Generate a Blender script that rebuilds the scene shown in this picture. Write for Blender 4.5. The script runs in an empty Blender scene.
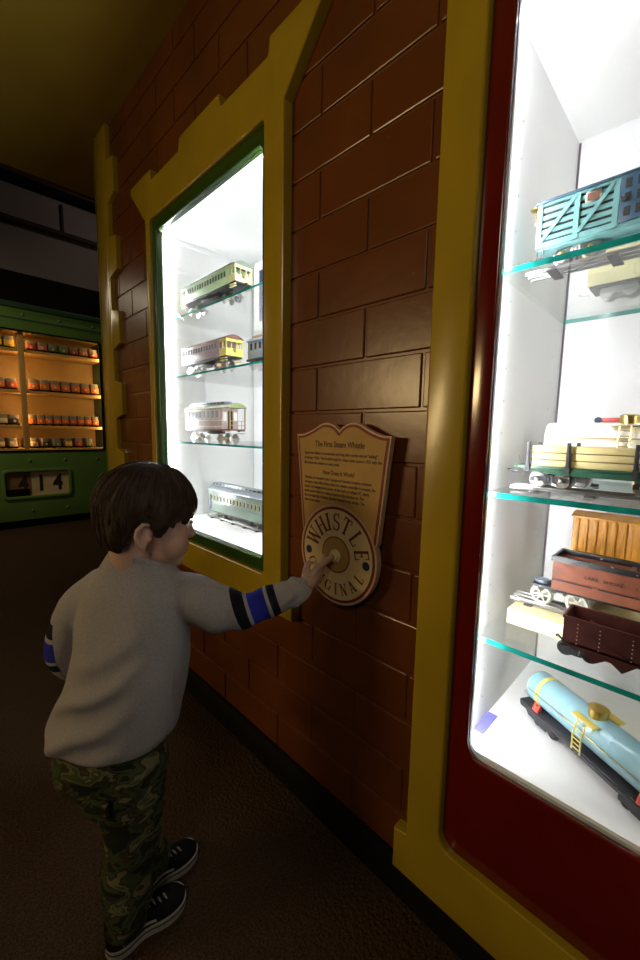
import bpy, bmesh, math, random
from mathutils import Vector, Matrix, noise
random.seed(7)
S = bpy.context.scene
COL = S.collection
PI = math.pi
R = math.radians

# ------------------------------------------------------------------ materials
def mat(name, col, rough=.5, metal=0., spec=.5, var=0., vscale=8., bump=0., bscale=60., coat=0., emit=None, estr=0.):
    m = bpy.data.materials.new(name); m.use_nodes = True
    nt = m.node_tree; b = nt.nodes['Principled BSDF']
    b.inputs['Base Color'].default_value = (*col, 1)
    b.inputs['Roughness'].default_value = rough
    b.inputs['Metallic'].default_value = metal
    b.inputs['Specular IOR Level'].default_value = spec
    b.inputs['Coat Weight'].default_value = coat
    b.inputs['Coat Roughness'].default_value = .12
    if emit:
        b.inputs['Emission Color'].default_value = (*emit, 1)
        b.inputs['Emission Strength'].default_value = estr
    tc = nt.nodes.new('ShaderNodeTexCoord')
    if var:
        n = nt.nodes.new('ShaderNodeTexNoise'); n.inputs['Scale'].default_value = vscale; n.inputs['Detail'].default_value = 4
        r = nt.nodes.new('ShaderNodeValToRGB')
        r.color_ramp.elements[0].position = .3; r.color_ramp.elements[1].position = .7
        r.color_ramp.elements[0].color = (*[c*(1-var) for c in col], 1)
        r.color_ramp.elements[1].color = (*[min(1, c*(1+var)) for c in col], 1)
        nt.links.new(tc.outputs['Object'], n.inputs['Vector'])
        nt.links.new(n.outputs['Fac'], r.inputs['Fac']); nt.links.new(r.outputs['Color'], b.inputs['Base Color'])
    if bump:
        n2 = nt.nodes.new('ShaderNodeTexNoise'); n2.inputs['Scale'].default_value = bscale; n2.inputs['Detail'].default_value = 3
        bp = nt.nodes.new('ShaderNodeBump'); bp.inputs['Strength'].default_value = bump; bp.inputs['Distance'].default_value = .004
        nt.links.new(tc.outputs['Object'], n2.inputs['Vector'])
        nt.links.new(n2.outputs['Fac'], bp.inputs['Height']); nt.links.new(bp.outputs['Normal'], b.inputs['Normal'])
    return m

def clear_glass(name, tint=(.97, .99, .985), ior=1.45, rough=.01):
    m = bpy.data.materials.new(name); m.use_nodes = True
    nt = m.node_tree; nt.nodes.clear()
    o = nt.nodes.new('ShaderNodeOutputMaterial'); mx = nt.nodes.new('ShaderNodeMixShader')
    t = nt.nodes.new('ShaderNodeBsdfTransparent'); t.inputs['Color'].default_value = (*tint, 1)
    g = nt.nodes.new('ShaderNodeBsdfGlossy'); g.inputs['Roughness'].default_value = rough
    ge = nt.nodes.new('ShaderNodeNewGeometry'); dt = nt.nodes.new('ShaderNodeVectorMath'); dt.operation = 'DOT_PRODUCT'
    nt.links.new(ge.outputs['Incoming'], dt.inputs[0]); nt.links.new(ge.outputs['Normal'], dt.inputs[1])
    def mth(op, a, b_=None):
        q = nt.nodes.new('ShaderNodeMath'); q.operation = op
        for i, v in enumerate((a, b_)):
            if v is None: continue
            if isinstance(v, (int, float)): q.inputs[i].default_value = v
            else: nt.links.new(v, q.inputs[i])
        return q.outputs[0]
    f0 = ((ior-1)/(ior+1))**2                     # Schlick, the same from both sides of the pane
    fr = mth('ADD', mth('MULTIPLY', mth('POWER', mth('SUBTRACT', 1., mth('ABSOLUTE', dt.outputs['Value'])), 5.), 1-f0), f0)
    nt.links.new(fr, mx.inputs['Fac']); nt.links.new(t.outputs[0], mx.inputs[1]); nt.links.new(g.outputs[0], mx.inputs[2])
    nt.links.new(mx.outputs[0], o.inputs['Surface'])
    return m

def emission(name, col, s):
    m = bpy.data.materials.new(name); m.use_nodes = True
    nt = m.node_tree; nt.nodes.clear()
    o = nt.nodes.new('ShaderNodeOutputMaterial'); e = nt.nodes.new('ShaderNodeEmission')
    e.inputs['Color'].default_value = (*col, 1); e.inputs['Strength'].default_value = s
    nt.links.new(e.outputs[0], o.inputs['Surface'])
    return m

M = {}
M['brick'] = mat('brick_paint', (.112, .031, .006), .28, var=.22, vscale=5, bump=.10, bscale=30, spec=.5)
M['yellow'] = mat('yellow_paint', (.335, .23, .013), .24, var=.10, vscale=6, bump=.05, bscale=30, spec=.5)
M['red_gloss'] = mat('dark_red_gloss', (.11, .005, .002), .16, spec=.5, coat=.3, var=.1)
M['green_gloss'] = mat('green_gloss', (.024, .065, .005), .25, var=.1)
M['black'] = mat('black_base', (.005, .004, .003), .8, spec=.15, var=.2)
M['ceiling'] = mat('ceiling_paint', (.33, .225, .018), .8, var=.12, vscale=2.5)
M['grey_wall'] = mat('grey_wall', (.27, .225, .195), .85, var=.08, vscale=1.5)
M['dark_brown'] = mat('dark_brown', (.035, .016, .010), .7, var=.2)
M['white_lam'] = mat('white_laminate', (.80, .80, .81), .45, var=.02, vscale=3)
M['pin_hole'] = mat('pin_hole', (.35, .35, .37), .6)
M['lam_edge'] = mat('laminate_gap', (.10, .09, .11), .6)
M['steel'] = mat('steel', (.5, .5, .5), .3, metal=1, var=.1)
M['glass'] = clear_glass('pane_glass', (.985, .995, .99), 1.32)
M['shelf_glass'] = clear_glass('shelf_glass', (.985, .995, .992), 1.4)
M['glass_edge'] = mat('glass_edge', (.010, .27, .235), .15, var=.35, vscale=25)
M['led'] = emission('led_white', (.98, .985, 1.0), 200)
M['led_small'] = emission('led_white_small', (.98, .985, 1.0), 270)
M['led_top'] = emission('led_white_top', (.98, .985, 1.0), 18)
M['led_tape'] = mat('led_tape', (.7, .7, .72), .5)
M['cream'] = mat('cream_wood', (.72, .62, .36), .5, var=.06)
M['navy'] = mat('navy', (.012, .018, .07), .5, var=.1)
M['violet_card'] = mat('violet_card', (.18, .17, .62), .5, var=.1)
M['tin_rail'] = mat('tin_rail', (.34, .335, .33), .3, metal=.9, var=.15, vscale=40)
M['tie'] = mat('tie_dark', (.06, .055, .055), .45, metal=.4, var=.2)
M['brass'] = mat('brass', (.62, .46, .16), .28, metal=1, var=.12, vscale=60)
M['nickel'] = mat('nickel', (.62, .60, .58), .28, metal=1, var=.12, vscale=50)
M['dark_iron'] = mat('dark_iron', (.03, .03, .034), .45, metal=.3, var=.2)
M['slot'] = mat('dark_slot', (.015, .014, .016), .7)
M['teal'] = mat('teal_enamel', (.17, .36, .37), .35, var=.08, vscale=20, coat=.2)
M['blue_roof'] = mat('dark_blue_enamel', (.032, .075, .125), .35, var=.12, vscale=25, coat=.2)
M['lumber'] = mat('lumber_enamel', (.62, .52, .25), .45, var=.08, vscale=30)
M['green_en'] = mat('dark_green_enamel', (.02, .075, .045), .35, var=.15, coat=.2)
M['ivory'] = mat('ivory_enamel', (.86, .83, .74), .35, var=.05, coat=.2)
M['orange'] = mat('orange_enamel', (.60, .27, .04), .38, var=.18, vscale=30, bump=.1)
M['rust'] = mat('rust_enamel', (.19, .056, .028), .45, var=.18, vscale=30, bump=.15, bscale=120)
M['maroon'] = mat('maroon_enamel', (.042, .009, .007), .38, var=.2, vscale=30)
def chipped():
    m = mat('black_chipped', (.010, .010, .012), .4, var=.3, vscale=70)
    r = [n for n in m.node_tree.nodes if n.type == 'VALTORGB'][0]; e = r.color_ramp.elements.new(.66); e.color = (.012, .012, .014, 1); e = r.color_ramp.elements.new(.68); e.color = (.55, .53, .50, 1); r.color_ramp.elements[-1].color = (.6, .58, .55, 1)
    return m
M['chipped'] = chipped()
M['white_wheel'] = mat('white_metal', (.66, .65, .58), .5, var=.15, vscale=60)
M['tank_blue'] = mat('pale_blue_enamel', (.24, .43, .52), .3, var=.06, vscale=18, coat=.3)
M['black_deck'] = mat('black_deck', (.022, .021, .025), .5, var=.2, vscale=30)
M['red_en'] = mat('red_enamel', (.50, .06, .05), .4, var=.12)
M['yel_en'] = mat('yellow_enamel', (.70, .58, .14), .35, var=.08)
M['pale_green'] = mat('pale_green_enamel', (.42, .60, .36), .35, var=.1, vscale=25)
M['cream_en'] = mat('cream_enamel', (.74, .68, .36), .4, var=.1)
M['lavender'] = mat('mauve_enamel', (.31, .245, .27), .4, var=.12, vscale=25)
M['brown_en'] = mat('brown_enamel', (.16, .075, .055), .4, var=.15)
M['steel_blue'] = mat('steel_blue_enamel', (.20, .25, .32), .35, var=.15)
M['tan_roof'] = mat('tan_enamel', (.50, .26, .09), .4, var=.15)
M['plum'] = mat('plum_enamel', (.42, .32, .31), .4, var=.2, vscale=30)
M['olive_en'] = mat('olive_enamel', (.17, .20, .09), .4, var=.12)
M['sage'] = mat('sage_enamel', (.16, .225, .185), .35, var=.12, coat=.2)
M['silver'] = mat('silver_roof', (.30, .33, .38), .3, metal=.6, var=.12)
M['white_en'] = mat('white_enamel', (.80, .79, .77), .4, var=.04)
M['sign_tan'] = mat('sign_tan', (.38, .22, .055), .6, var=.10, vscale=14)
M['sign_cream'] = mat('sign_cream', (.60, .45, .21), .45, var=.06)
M['sign_edge'] = mat('sign_edge', (.48, .31, .19), .5, var=.06)
M['sign_red'] = mat('sign_red', (.16, .016, .010), .6, var=.08)
M['sign_ink'] = mat('sign_ink', (.022, .012, .008), .6)
M['button'] = mat('button_ivory', (.72, .58, .34), .35, var=.05)
M['mach_green'] = mat('machine_green', (.12, .22, .045), .4, var=.12, vscale=3)
M['mach_dark'] = mat('machine_dark_green', (.03, .075, .03), .45, var=.12, vscale=3)
M['tan_wood'] = mat('tan_shelf', (.52, .30, .085), .55, var=.10, vscale=5)
M['plate'] = mat('number_card', (.66, .48, .24), .5, var=.15, vscale=10)
M['plate_brown'] = mat('number_card_brown', (.20, .11, .035), .5, var=.2, vscale=10)

def carpet():
    m = mat('carpet', (.040, .023, .011), .95, spec=.1)
    nt = m.node_tree; b = nt.nodes['Principled BSDF']
    tc = nt.nodes.new('ShaderNodeTexCoord')
    n = nt.nodes.new('ShaderNodeTexNoise'); n.inputs['Scale'].default_value = 260; n.inputs['Detail'].default_value = 3
    v = nt.nodes.new('ShaderNodeTexVoronoi'); v.inputs['Scale'].default_value = 110
    r = nt.nodes.new('ShaderNodeValToRGB')
    r.color_ramp.elements[0].color = (.020, .011, .005, 1); r.color_ramp.elements[1].color = (.075, .043, .021, 1)
    r.color_ramp.elements[0].position = .3; r.color_ramp.elements[1].position = .75
    bp = nt.nodes.new('ShaderNodeBump'); bp.inputs['Strength'].default_value = .7; bp.inputs['Distance'].default_value = .006
    for q in (n, v): nt.links.new(tc.outputs['Object'], q.inputs['Vector'])
    nt.links.new(n.outputs['Fac'], r.inputs['Fac']); nt.links.new(r.outputs['Color'], b.inputs['Base Color'])
    nt.links.new(v.outputs['Distance'], bp.inputs['Height']); nt.links.new(bp.outputs['Normal'], b.inputs['Normal'])
    return m
M['carpet'] = carpet()

# ------------------------------------------------------------------ mesh builder
class MB:
    def __init__(s): s.v = []; s.f = []; s.mi = []; s.mats = []
    def _m(s, m):
        if m not in s.mats: s.mats.append(m)
        return s.mats.index(m)
    def add(s, vs, fs, m):
        o = len(s.v); s.v += [tuple(v) for v in vs]; k = s._m(m)
        for f in fs: s.f.append(tuple(i+o for i in f)); s.mi.append(k)
    def box(s, a, b, m, ch=0.):
        x0, x1 = sorted((a[0], b[0])); y0, y1 = sorted((a[1], b[1])); z0, z1 = sorted((a[2], b[2]))
        if ch <= 0:
            vs = [(x, y, z) for z in (z0, z1) for y in (y0, y1) for x in (x0, x1)]
            s.add(vs, [(0, 2, 3, 1), (4, 5, 7, 6), (0, 1, 5, 4), (2, 6, 7, 3), (0, 4, 6, 2), (1, 3, 7, 5)], m); return
        bm = bmesh.new(); bmesh.ops.create_cube(bm, size=1)
        for v in bm.verts: v.co = Vector(((x0+x1)/2+v.co.x*(x1-x0), (y0+y1)/2+v.co.y*(y1-y0), (z0+z1)/2+v.co.z*(z1-z0)))
        bmesh.ops.bevel(bm, geom=bm.edges[:], offset=min(ch, .45*min(x1-x0, y1-y0, z1-z0)), segments=2, profile=.5, affect='EDGES')
        s.bm(bm, m)
    def bm(s, bm, m):
        bm.verts.index_update()
        s.add([v.co[:] for v in bm.verts], [[v.index for v in f.verts] for f in bm.faces], m); bm.free()
    def prism(s, poly, axis, a, b, m, ch=0.):
        """poly in the two other axes (order kept: x->(y,z), y->(x,z), z->(x,y)), extruded from a to b"""
        def P(u, v, w): return {'x': (w, u, v), 'y': (u, w, v), 'z': (u, v, w)}[axis]
        bm = bmesh.new()
        lo = [bm.verts.new(P(u, v, a)) for u, v in poly]; hi = [bm.verts.new(P(u, v, b)) for u, v in poly]
        n = len(poly); fa = bm.faces.new(lo[::-1]); fb = bm.faces.new(hi)
        for i in range(n): bm.faces.new((lo[i], lo[(i+1) % n], hi[(i+1) % n], hi[i]))
        bmesh.ops.recalc_face_normals(bm, faces=bm.faces)
        if ch: bmesh.ops.bevel(bm, geom=list(fb.edges), offset=ch, segments=2, profile=.5, affect='EDGES')
        s.bm(bm, m)
    def frame(s, outer, inner, axis, a, b, m, ch=0.):
        """ring between two outlines with equal vertex counts"""
        def P(u, v, w): return {'x': (w, u, v), 'y': (u, w, v), 'z': (u, v, w)}[axis]
        bm = bmesh.new(); n = len(outer)
        L = [[bm.verts.new(P(u, v, w)) for u, v in o] for o in (outer, inner) for w in (a, b)]
        oa, ob, ia, ib = L; top = []
        for i in range(n):
            j = (i+1) % n
            top.append(bm.faces.new((ob[i], ob[j], ib[j], ib[i]))); bm.faces.new((oa[j], oa[i], ia[i], ia[j]))
            bm.faces.new((oa[i], oa[j], ob[j], ob[i])); bm.faces.new((ia[j], ia[i], ib[i], ib[j]))
        bmesh.ops.recalc_face_normals(bm, faces=bm.faces)
        if ch:
            es = {e for f in top for e in f.edges if not all(g in top for g in e.link_faces)}
            bmesh.ops.bevel(bm, geom=list(es), offset=ch, segments=3, profile=.5, affect='EDGES')
        s.bm(bm, m)
    def cyl(s, p0, p1, r0, m, r1=None, n=14):
        p0 = Vector(p0); p1 = Vector(p1); r1 = r0 if r1 is None else r1
        d = (p1-p0).normalized(); a = d.orthogonal().normalized(); b = d.cross(a)
        vs = []
        for p, r in ((p0, r0), (p1, r1)):
            vs += [p+(a*math.cos(2*PI*i/n)+b*math.sin(2*PI*i/n))*r for i in range(n)]
        fs = [(i, (i+1) % n, n+(i+1) % n, n+i) for i in range(n)] + [tuple(range(n))[::-1], tuple(range(n, 2*n))]
        s.add(vs, fs, m)
    def lathe(s, prof, o, ax, m, n=20):
        o = Vector(o); d = Vector(ax).normalized(); a = d.orthogonal().normalized(); b = d.cross(a); vs = []; fs = []
        for r, h in prof:
            vs += [o+d*h+(a*math.cos(2*PI*i/n)+b*math.sin(2*PI*i/n))*max(r, 1e-5) for i in range(n)]
        for k in range(len(prof)-1):
            fs += [(k*n+i, k*n+(i+1) % n, (k+1)*n+(i+1) % n, (k+1)*n+i) for i in range(n)]
        fs += [tuple(range(n))[::-1], tuple(range((len(prof)-1)*n, len(prof)*n))]
        s.add(vs, fs, m)
    def tube(s, pts, r, m, n=8, closed=False):
        pts = [Vector(p) for p in pts]; N = len(pts); vs = []; fs = []; a = None
        for k, p in enumerate(pts):
            q0 = pts[(k-1) % N] if closed or k else pts[0]; q1 = pts[(k+1) % N] if closed or k < N-1 else pts[-1]
            d = (q1-q0).normalized(); a = d.orthogonal().normalized() if a is None else (a-d*a.dot(d)).normalized(); b = d.cross(a)
            rr = r[k] if isinstance(r, (list, tuple)) else r
            vs += [p+(a*math.cos(2*PI*i/n)+b*math.sin(2*PI*i/n))*rr for i in range(n)]
        for k in range(N if closed else N-1):
            k2 = (k+1) % N
            fs += [(k*n+i, k*n+(i+1) % n, k2*n+(i+1) % n, k2*n+i) for i in range(n)]
        if not closed: fs += [tuple(range(n))[::-1], tuple(range((N-1)*n, N*n))]
        s.add(vs, fs, m)
    def ell(s, c, r, m, axes=None, n=20, k=14):
        c = Vector(c); X, Y, Z = axes or (Vector((1, 0, 0)), Vector((0, 1, 0)), Vector((0, 0, 1)))
        if not hasattr(r, '__len__'): r = (r, r, r)
        vs = [c+Z*r[2]]; fs = []
        for j in range(1, k):
            t = PI*j/k
            vs += [c+X*(r[0]*math.sin(t)*math.cos(2*PI*i/n))+Y*(r[1]*math.sin(t)*math.sin(2*PI*i/n))+Z*(r[2]*math.cos(t)) for i in range(n)]
        vs.append(c-Z*r[2]); L = len(vs)-1
        for i in range(n):
            fs.append((0, 1+i, 1+(i+1) % n)); fs.append((L, 1+(k-2)*n+(i+1) % n, 1+(k-2)*n+i))
        for j in range(k-2):
            fs += [(1+j*n+i, 1+(j+1)*n+i, 1+(j+1)*n+(i+1) % n, 1+j*n+(i+1) % n) for i in range(n)]
        s.add(vs, fs, m)
    def limb(s, pts, rad, m, n=16, sub=4):
        """tapered closed tube with round ends through pts"""
        P = [Vector(p) for p in pts]; Q = []; q = []
        for i in range(len(P)-1):
            for j in range(sub):
                t = j/sub; a = P[max(i-1, 0)]; b = P[i]; c = P[i+1]; d = P[min(i+2, len(P)-1)]
                Q.append(.5*((2*b)+(c-a)*t+(2*a-5*b+4*c-d)*t*t+(3*b-a-3*c+d)*t**3)); q.append(rad[i]*(1-t)+rad[i+1]*t)
        Q.append(P[-1]); q.append(rad[-1])
        s.tube(Q, q, m, n); s.ell(Q[0], q[0], m); s.ell(Q[-1], q[-1], m)
    def loft(s, rings, m):
        n = len(rings[0]); vs = [p for r in rings for p in r]; fs = []
        for k in range(len(rings)-1):
            fs += [(k*n+i, k*n+(i+1) % n, (k+1)*n+(i+1) % n, (k+1)*n+i) for i in range(n)]
        fs += [tuple(range(n))[::-1], tuple(range((len(rings)-1)*n, len(rings)*n))]
        s.add(vs, fs, m)
    def mesh(s, name, smooth=35, fix=True):
        me = bpy.data.meshes.new(name); me.from_pydata(s.v, [], s.f)
        for m in s.mats: me.materials.append(m)
        me.polygons.foreach_set('material_index', s.mi)
        if fix:
            bm = bmesh.new(); bm.from_mesh(me); bmesh.ops.recalc_face_normals(bm, faces=bm.faces); bm.to_mesh(me); bm.free()
        if smooth:
            me.polygons.foreach_set('use_smooth', [True]*len(me.polygons)); me.set_sharp_from_angle(angle=R(smooth))
        me.update(); return me
    def build(s, name, parent=None, loc=(0, 0, 0), smooth=35, fix=True):
        o = bpy.data.objects.new(name, s.mesh(name, smooth, fix)); COL.objects.link(o)
        o.location = loc
        if parent: o.parent = parent
        return o

def inst(name, me, parent, loc=(0, 0, 0), rot=(0, 0, 0)):
    o = bpy.data.objects.new(name, me); COL.objects.link(o); o.location = loc; o.rotation_euler = rot; o.parent = parent
    return o
def tag(o, label, cat, group=None):
    o['label'] = label; o['category'] = cat
    if group: o['group'] = group
    return o
def thing(name, label, cat, loc=(0, 0, 0), rz=0, group=None):
    o = bpy.data.objects.new(name, None); COL.objects.link(o); o.empty_display_size = .05
    o.location = loc; o.rotation_euler = (0, 0, rz); return tag(o, label, cat, group)
def struct(o): o['kind'] = 'structure'; return o
def copy_tree(o, parent=None):
    c = o.copy(); COL.objects.link(c)
    if parent: c.parent = parent
    for ch in [q for q in COL.objects if q.parent == o]: copy_tree(ch, c)
    return c

def rrect(x0, y0, x1, y1, r, k=5):
    out = []
    for cx, cy, a in ((x1-r, y1-r, 0), (x0+r, y1-r, 90), (x0+r, y0+r, 180), (x1-r, y0+r, 270)):
        out += [(cx+r*math.cos(R(a+90*i/k)), cy+r*math.sin(R(a+90*i/k))) for i in range(k+1)]
    return out
def inset(poly, d):
    """offset a counter-clockwise outline inward by d"""
    n = len(poly); out = []
    for i in range(n):
        p = Vector(poly[i-1]); q = Vector(poly[i]); r = Vector(poly[(i+1) % n])
        e1 = (q-p).normalized(); e2 = (r-q).normalized()
        n1 = Vector((-e1.y, e1.x)); n2 = Vector((-e2.y, e2.x)); b = (n1+n2)
        b = b/max(.35, (b.length_squared/2)) if b.length > 1e-6 else n1
        out.append(tuple(q+b*d))
    def dist(p):
        best = 9.
        for i in range(n):
            a = Vector(poly[i-1]); e = Vector(poly[i])-a; t = max(0, min(1, (Vector(p)-a).dot(e)/max(e.length_squared, 1e-12))); best = min(best, (Vector(p)-a-e*t).length)
        return best
    return [p for p in out if dist(p) > .975*d]

# ------------------------------------------------------------------ setting
WX = .740            # face of the brick wall
C1 = dict(y0=.966, y1=1.668, z0=.708, z1=1.890)      # opening of the smaller case
C2 = dict(y0=-.62, y1=.295, z0=.462, z1=1.83)
b = MB(); b.box((-3.6, -2.6, -.05), (3.4, 6.6, 0), M['carpet']); struct(b.build('floor', smooth=0))

b = MB()
H1 = (C1['y0']-.03, C1['z0']-.03, C1['y1']+.04, C1['z1']+.03)
H2 = (C2['y0']-.03, C2['z0']-.03, C2['y1']+.03, C2['z1']+.03)
def cut(rects, h):
    out = []
    for a0, c0, a1, c1 in rects:
        if a1 <= h[0] or a0 >= h[2] or c1 <= h[1] or c0 >= h[3]: out.append((a0, c0, a1, c1)); continue
        if a0 < h[0]: out.append((a0, c0, h[0], c1))
        if a1 > h[2]: out.append((h[2], c0, a1, c1))
        m0, m1 = max(a0, h[0]), min(a1, h[2])
        if c0 < h[1]: out.append((m0, c0, m1, h[1]))
        if c1 > h[3]: out.append((m0, h[3], m1, c1))
    return out
for a0, c0, a1, c1 in cut(cut([(-2.4, .0, 2.35, 2.54)], H1), H2):
    b.box((WX+.004, a0, c0), (WX+.03, a1, c1), M['brick'])
PZ, LB = .118, .308
for k in range(-9, 12):
    z0 = 1.153+PZ*k
    for j in range(-6, 7):
        y0 = .443+LB*j+(.154 if k % 2 else 0)
        r = (max(y0+.003, -1.6), max(z0+.003, .10), min(y0+LB-.003, 2.347), min(z0+PZ-.003, 2.535))
        if r[2]-r[0] < .02 or r[3]-r[1] < .02: continue
        for a0, c0, a1, c1 in cut(cut([r], H1), H2):
            b.box((WX, a0, c0), (WX+.012, a1, c1), M['brick'], .003)
struct(b.build('wall_right', smooth=15))
b = MB(); b.box((WX-.012, -1.6, 0), (WX+.03, 2.35, .098), M['black'], .003); struct(b.build('baseboard_right'))
# wall end return beyond the corner, the tall hall behind it
b = MB(); b.box((WX+.03, 2.30, 0), (3.4, 2.34, 2.54), M['brick']); struct(b.build('wall_corner', smooth=0))
b = MB(); b.box((-3.6, -2.6, 2.54), (3.4, 2.93, 2.60), M['ceiling']); struct(b.build('ceiling', smooth=0))
b = MB()
b.box((-3.6, 2.93, 2.56), (3.4, 3.0, 4.4), M['dark_brown']); b.box((-3.6, 3.0, 4.3), (3.4, 6.6, 4.4), M['dark_brown'])
struct(b.build('ceiling_hall', smooth=0))
b = MB()
b.box((-3.6, 5.95, 0), (3.4, 6.0, 3.84), M['grey_wall']); b.box((-3.6, 5.88, 3.93), (3.4, 6.0, 4.3), M['dark_brown'])
b.box((-3.6, 5.87, 3.84), (3.4, 6.0, 3.93), M['black'])
struct(b.build('wall_far', smooth=0))
b = MB(); b.box((-3.6, 5.78, 2.40), (3.4, 5.94, 2.84), M['black'], .01); struct(b.build('trim_1'))
pipe = MB(); pipe.cyl((-3.6, 5.90, 3.44), (3.4, 5.90, 3.44), .035, M['dark_brown'])
o = pipe.build('ceiling_pipe'); tag(o, 'dark pipe running along the grey wall high above the green cabinet', 'pipe')
for x in (.75, 1.42, 2.1, .08):
    b = MB(); b.box((x-.012, 5.925, 3.44), (x+.012, 5.949, 3.80), M['dark_brown']); b.build('pipe_hanger', o)

# quoin blocks at the end of the brick wall
b = MB(); yq = [2.200, 2.100, 2.185, 2.102, 2.182, 2.106]
out = [(2.362, .1)]
zs = [2.535-.1715*i for i in range(15)]
edge = []
for i in range(14):
    w = 2.195 if i % 2 == 0 else 2.103
    edge += [(w, zs[i]-.010), (w, max(zs[i+1]+.010, .1))]
poly = [(2.362, zs[0])]+[(2.195, zs[0])]+edge[1:]
poly = [p for p in poly if p[1] >= .1]+[(poly[-1][0], .1), (2.362, .1)]
b.prism(poly[::-1], 'x', WX+.004, WX-.022, M['yellow'], .003)
b.box((WX-.022, 2.35, .1), (WX+.06, 2.366, 2.535), M['yellow'])
struct(b.build('trim_2', smooth=30))

# ------------------------------------------------------------------ display cases
def led_strip(parent, p0, p1, nrm, m=None, pitch=.022):
    b = MB(); p0 = Vector(p0); p1 = Vector(p1); d = (p1-p0); L = d.length; d.normalize(); nrm = Vector(nrm).normalized(); w = d.cross(nrm)
    def slab(c, hl, hw, t0, t1, m):
        vs = [c+d*a*hl+w*e*hw+nrm*t for t in (t0, t1) for e in (-1, 1) for a in (-1, 1)]
        b.add(vs, [(0, 2, 3, 1), (4, 5, 7, 6), (0, 1, 5, 4), (2, 6, 7, 3), (0, 4, 6, 2), (1, 3, 7, 5)], m)
    slab((p0+p1)/2, L/2, .007, 0, .001, M['led_tape'])
    n = int(L/pitch)
    for i in range(n): slab(p0+d*L*(i+.5)/n, .0062, .005, .001, .003, m or M['led'])
    return b.build('led_strip', parent, smooth=0)

def shelf(parent, x0, x1, y0, y1, zt, t=.010, back=True):
    b = MB()
    vs = [(x, y, z) for z in (zt-t, zt) for y in (y0, y1) for x in (x0, x1)]
    b.add(vs, [(0, 2, 3, 1), (4, 5, 7, 6)], M['shelf_glass'])
    b.add(vs, [(0, 4, 6, 2)], M['glass_edge']); b.add(vs, [(1, 3, 7, 5)], M['glass_edge'] if back else M['shelf_glass'])
    b.add(vs, [(0, 1, 5, 4), (2, 6, 7, 3)], M['shelf_glass'])
    return b.build('glass_shelf', parent, smooth=0, fix=False)

def case_box(root, y0, y1, z0, z1, x0, x1, gap_y=()):
    t = .018; m = M['white_lam']
    b = MB(); b.box((x0, y0-t, z0-t), (x1+t, y1+t, z0), m); b.build('case_floor', root, smooth=0)
    b = MB(); b.box((x0, y0-t, z1), (x1+t, y1+t, z1+t), m); b.build('case_ceiling', root, smooth=0)
    for ya, yb in ((y0-t, y0), (y1, y1+t)):
        b = MB(); b.box((x0, ya, z0), (x1+t, yb, z1), m)
        yi = yb if ya < y0 else ya; sg = 1 if ya < y0 else -1
        for xx in (x0+.09, x1-.07):                          # shelf-pin holes
            for i in range(int((z1-z0-.1)/.064)):
                b.cyl((xx, yi, z0+.06+.064*i), (xx, yi+sg*.0004, z0+.06+.064*i), .0018, M['pin_hole'], n=8)
        b.build('side_panel', root, smooth=0)
    b = MB(); b.box((x1, y0+.006, z0), (x1+t, y1-.006, z1), m)
    b.box((x1+.004, y0, z0), (x1+t, y0+.006, z1), M['lam_edge']); b.box((x1+.004, y1-.006, z0), (x1+t, y1, z1), M['lam_edge'])
    b.build('back_panel', root, smooth=0)

# --- smaller case with the stepped yellow surround
case1 = thing('display_case', 'tall lit display case with green trim inside a stepped yellow surround', 'display case', (0, 0, 0))
yc = 1.300
half = [(.490, .560), (.490, .633), (.440, .645), (.440, 1.940), (.582, 2.090), (.582, 2.116), (.380, 2.116), (.373, 2.074), (.140, 2.074), (.130, 2.114), (0, 2.114)]
right = [(yc-a, z) for a, z in half]; left = [(yc+a, z) for a, z in half]
outline = right[:-1]+left[::-1][1:]
b = MB()
# surround: outer board with a rectangular hole, as bars that share the outline
hy0, hy1, hz0, hz1 = .944, 1.705, .667, 1.935
def polyboard(m, x0, x1, outer, hole, ch):
    bm = bmesh.new()
    def ring(pts, x): return [bm.verts.new((x, y, z)) for y, z in pts]
    o = ring(outer, x1); h = ring(hole, x1)
    eds = [bm.edges.new((o[i], o[(i+1) % len(o)])) for i in range(len(o))]+[bm.edges.new((h[i], h[(i+1) % len(h)])) for i in range(len(h))]
    bmesh.ops.triangle_fill(bm, use_beauty=True, use_dissolve=False, edges=eds)
    faces = bm.faces[:]
    bmesh.ops.dissolve_limit(bm, angle_limit=.01, verts=bm.verts[:], edges=bm.edges[:], delimit=set())
    r = bmesh.ops.extrude_face_region(bm, geom=bm.faces[:])
    front = [f for f in r['geom'] if isinstance(f, bmesh.types.BMFace)]
    for v in [v for v in r['geom'] if isinstance(v, bmesh.types.BMVert)]: v.co.x = x0
    bmesh.ops.recalc_face_normals(bm, faces=bm.faces)
    es = {e for f in front for e in f.edges if not all(g in front for g in e.link_faces)}
    bmesh.ops.bevel(bm, geom=list(es), offset=ch, segments=3, profile=.5, affect='EDGES')
    b = MB(); b.bm(bm, m); return b
pb = polyboard(M['yellow'], WX-.030, WX, outline, rrect(hy0, hz0, hy1, hz1, .015), .006)
pb.build('surround', case1, smooth=20)
b = MB(); b.frame(rrect(hy0, hz0, hy1, hz1, .015), rrect(C1['y0'], C1['z0'], C1['y1'], C1['z1'], .020), 'x', WX+.008, WX-.018, M['green_gloss'], .005)
b.build('inner_trim', case1, smooth=40)
I1 = dict(y0=.940, y1=1.700, z0=.705, z1=1.905, x0=WX+.0085, x1=1.215)
case_box(case1, I1['y0'], I1['y1'], I1['z0'], I1['z1'], I1['x0'], I1['x1'])
for z in (1.565, 1.326, 1.051): shelf(case1, .790, I1['x1']-.002, .945, 1.694, z, .007, False)
led_strip(case1, (.779, I1['y1']-.001, .73), (.779, I1['y1']-.001, 1.88), (0, -1, 0), M['led_small'])
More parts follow.
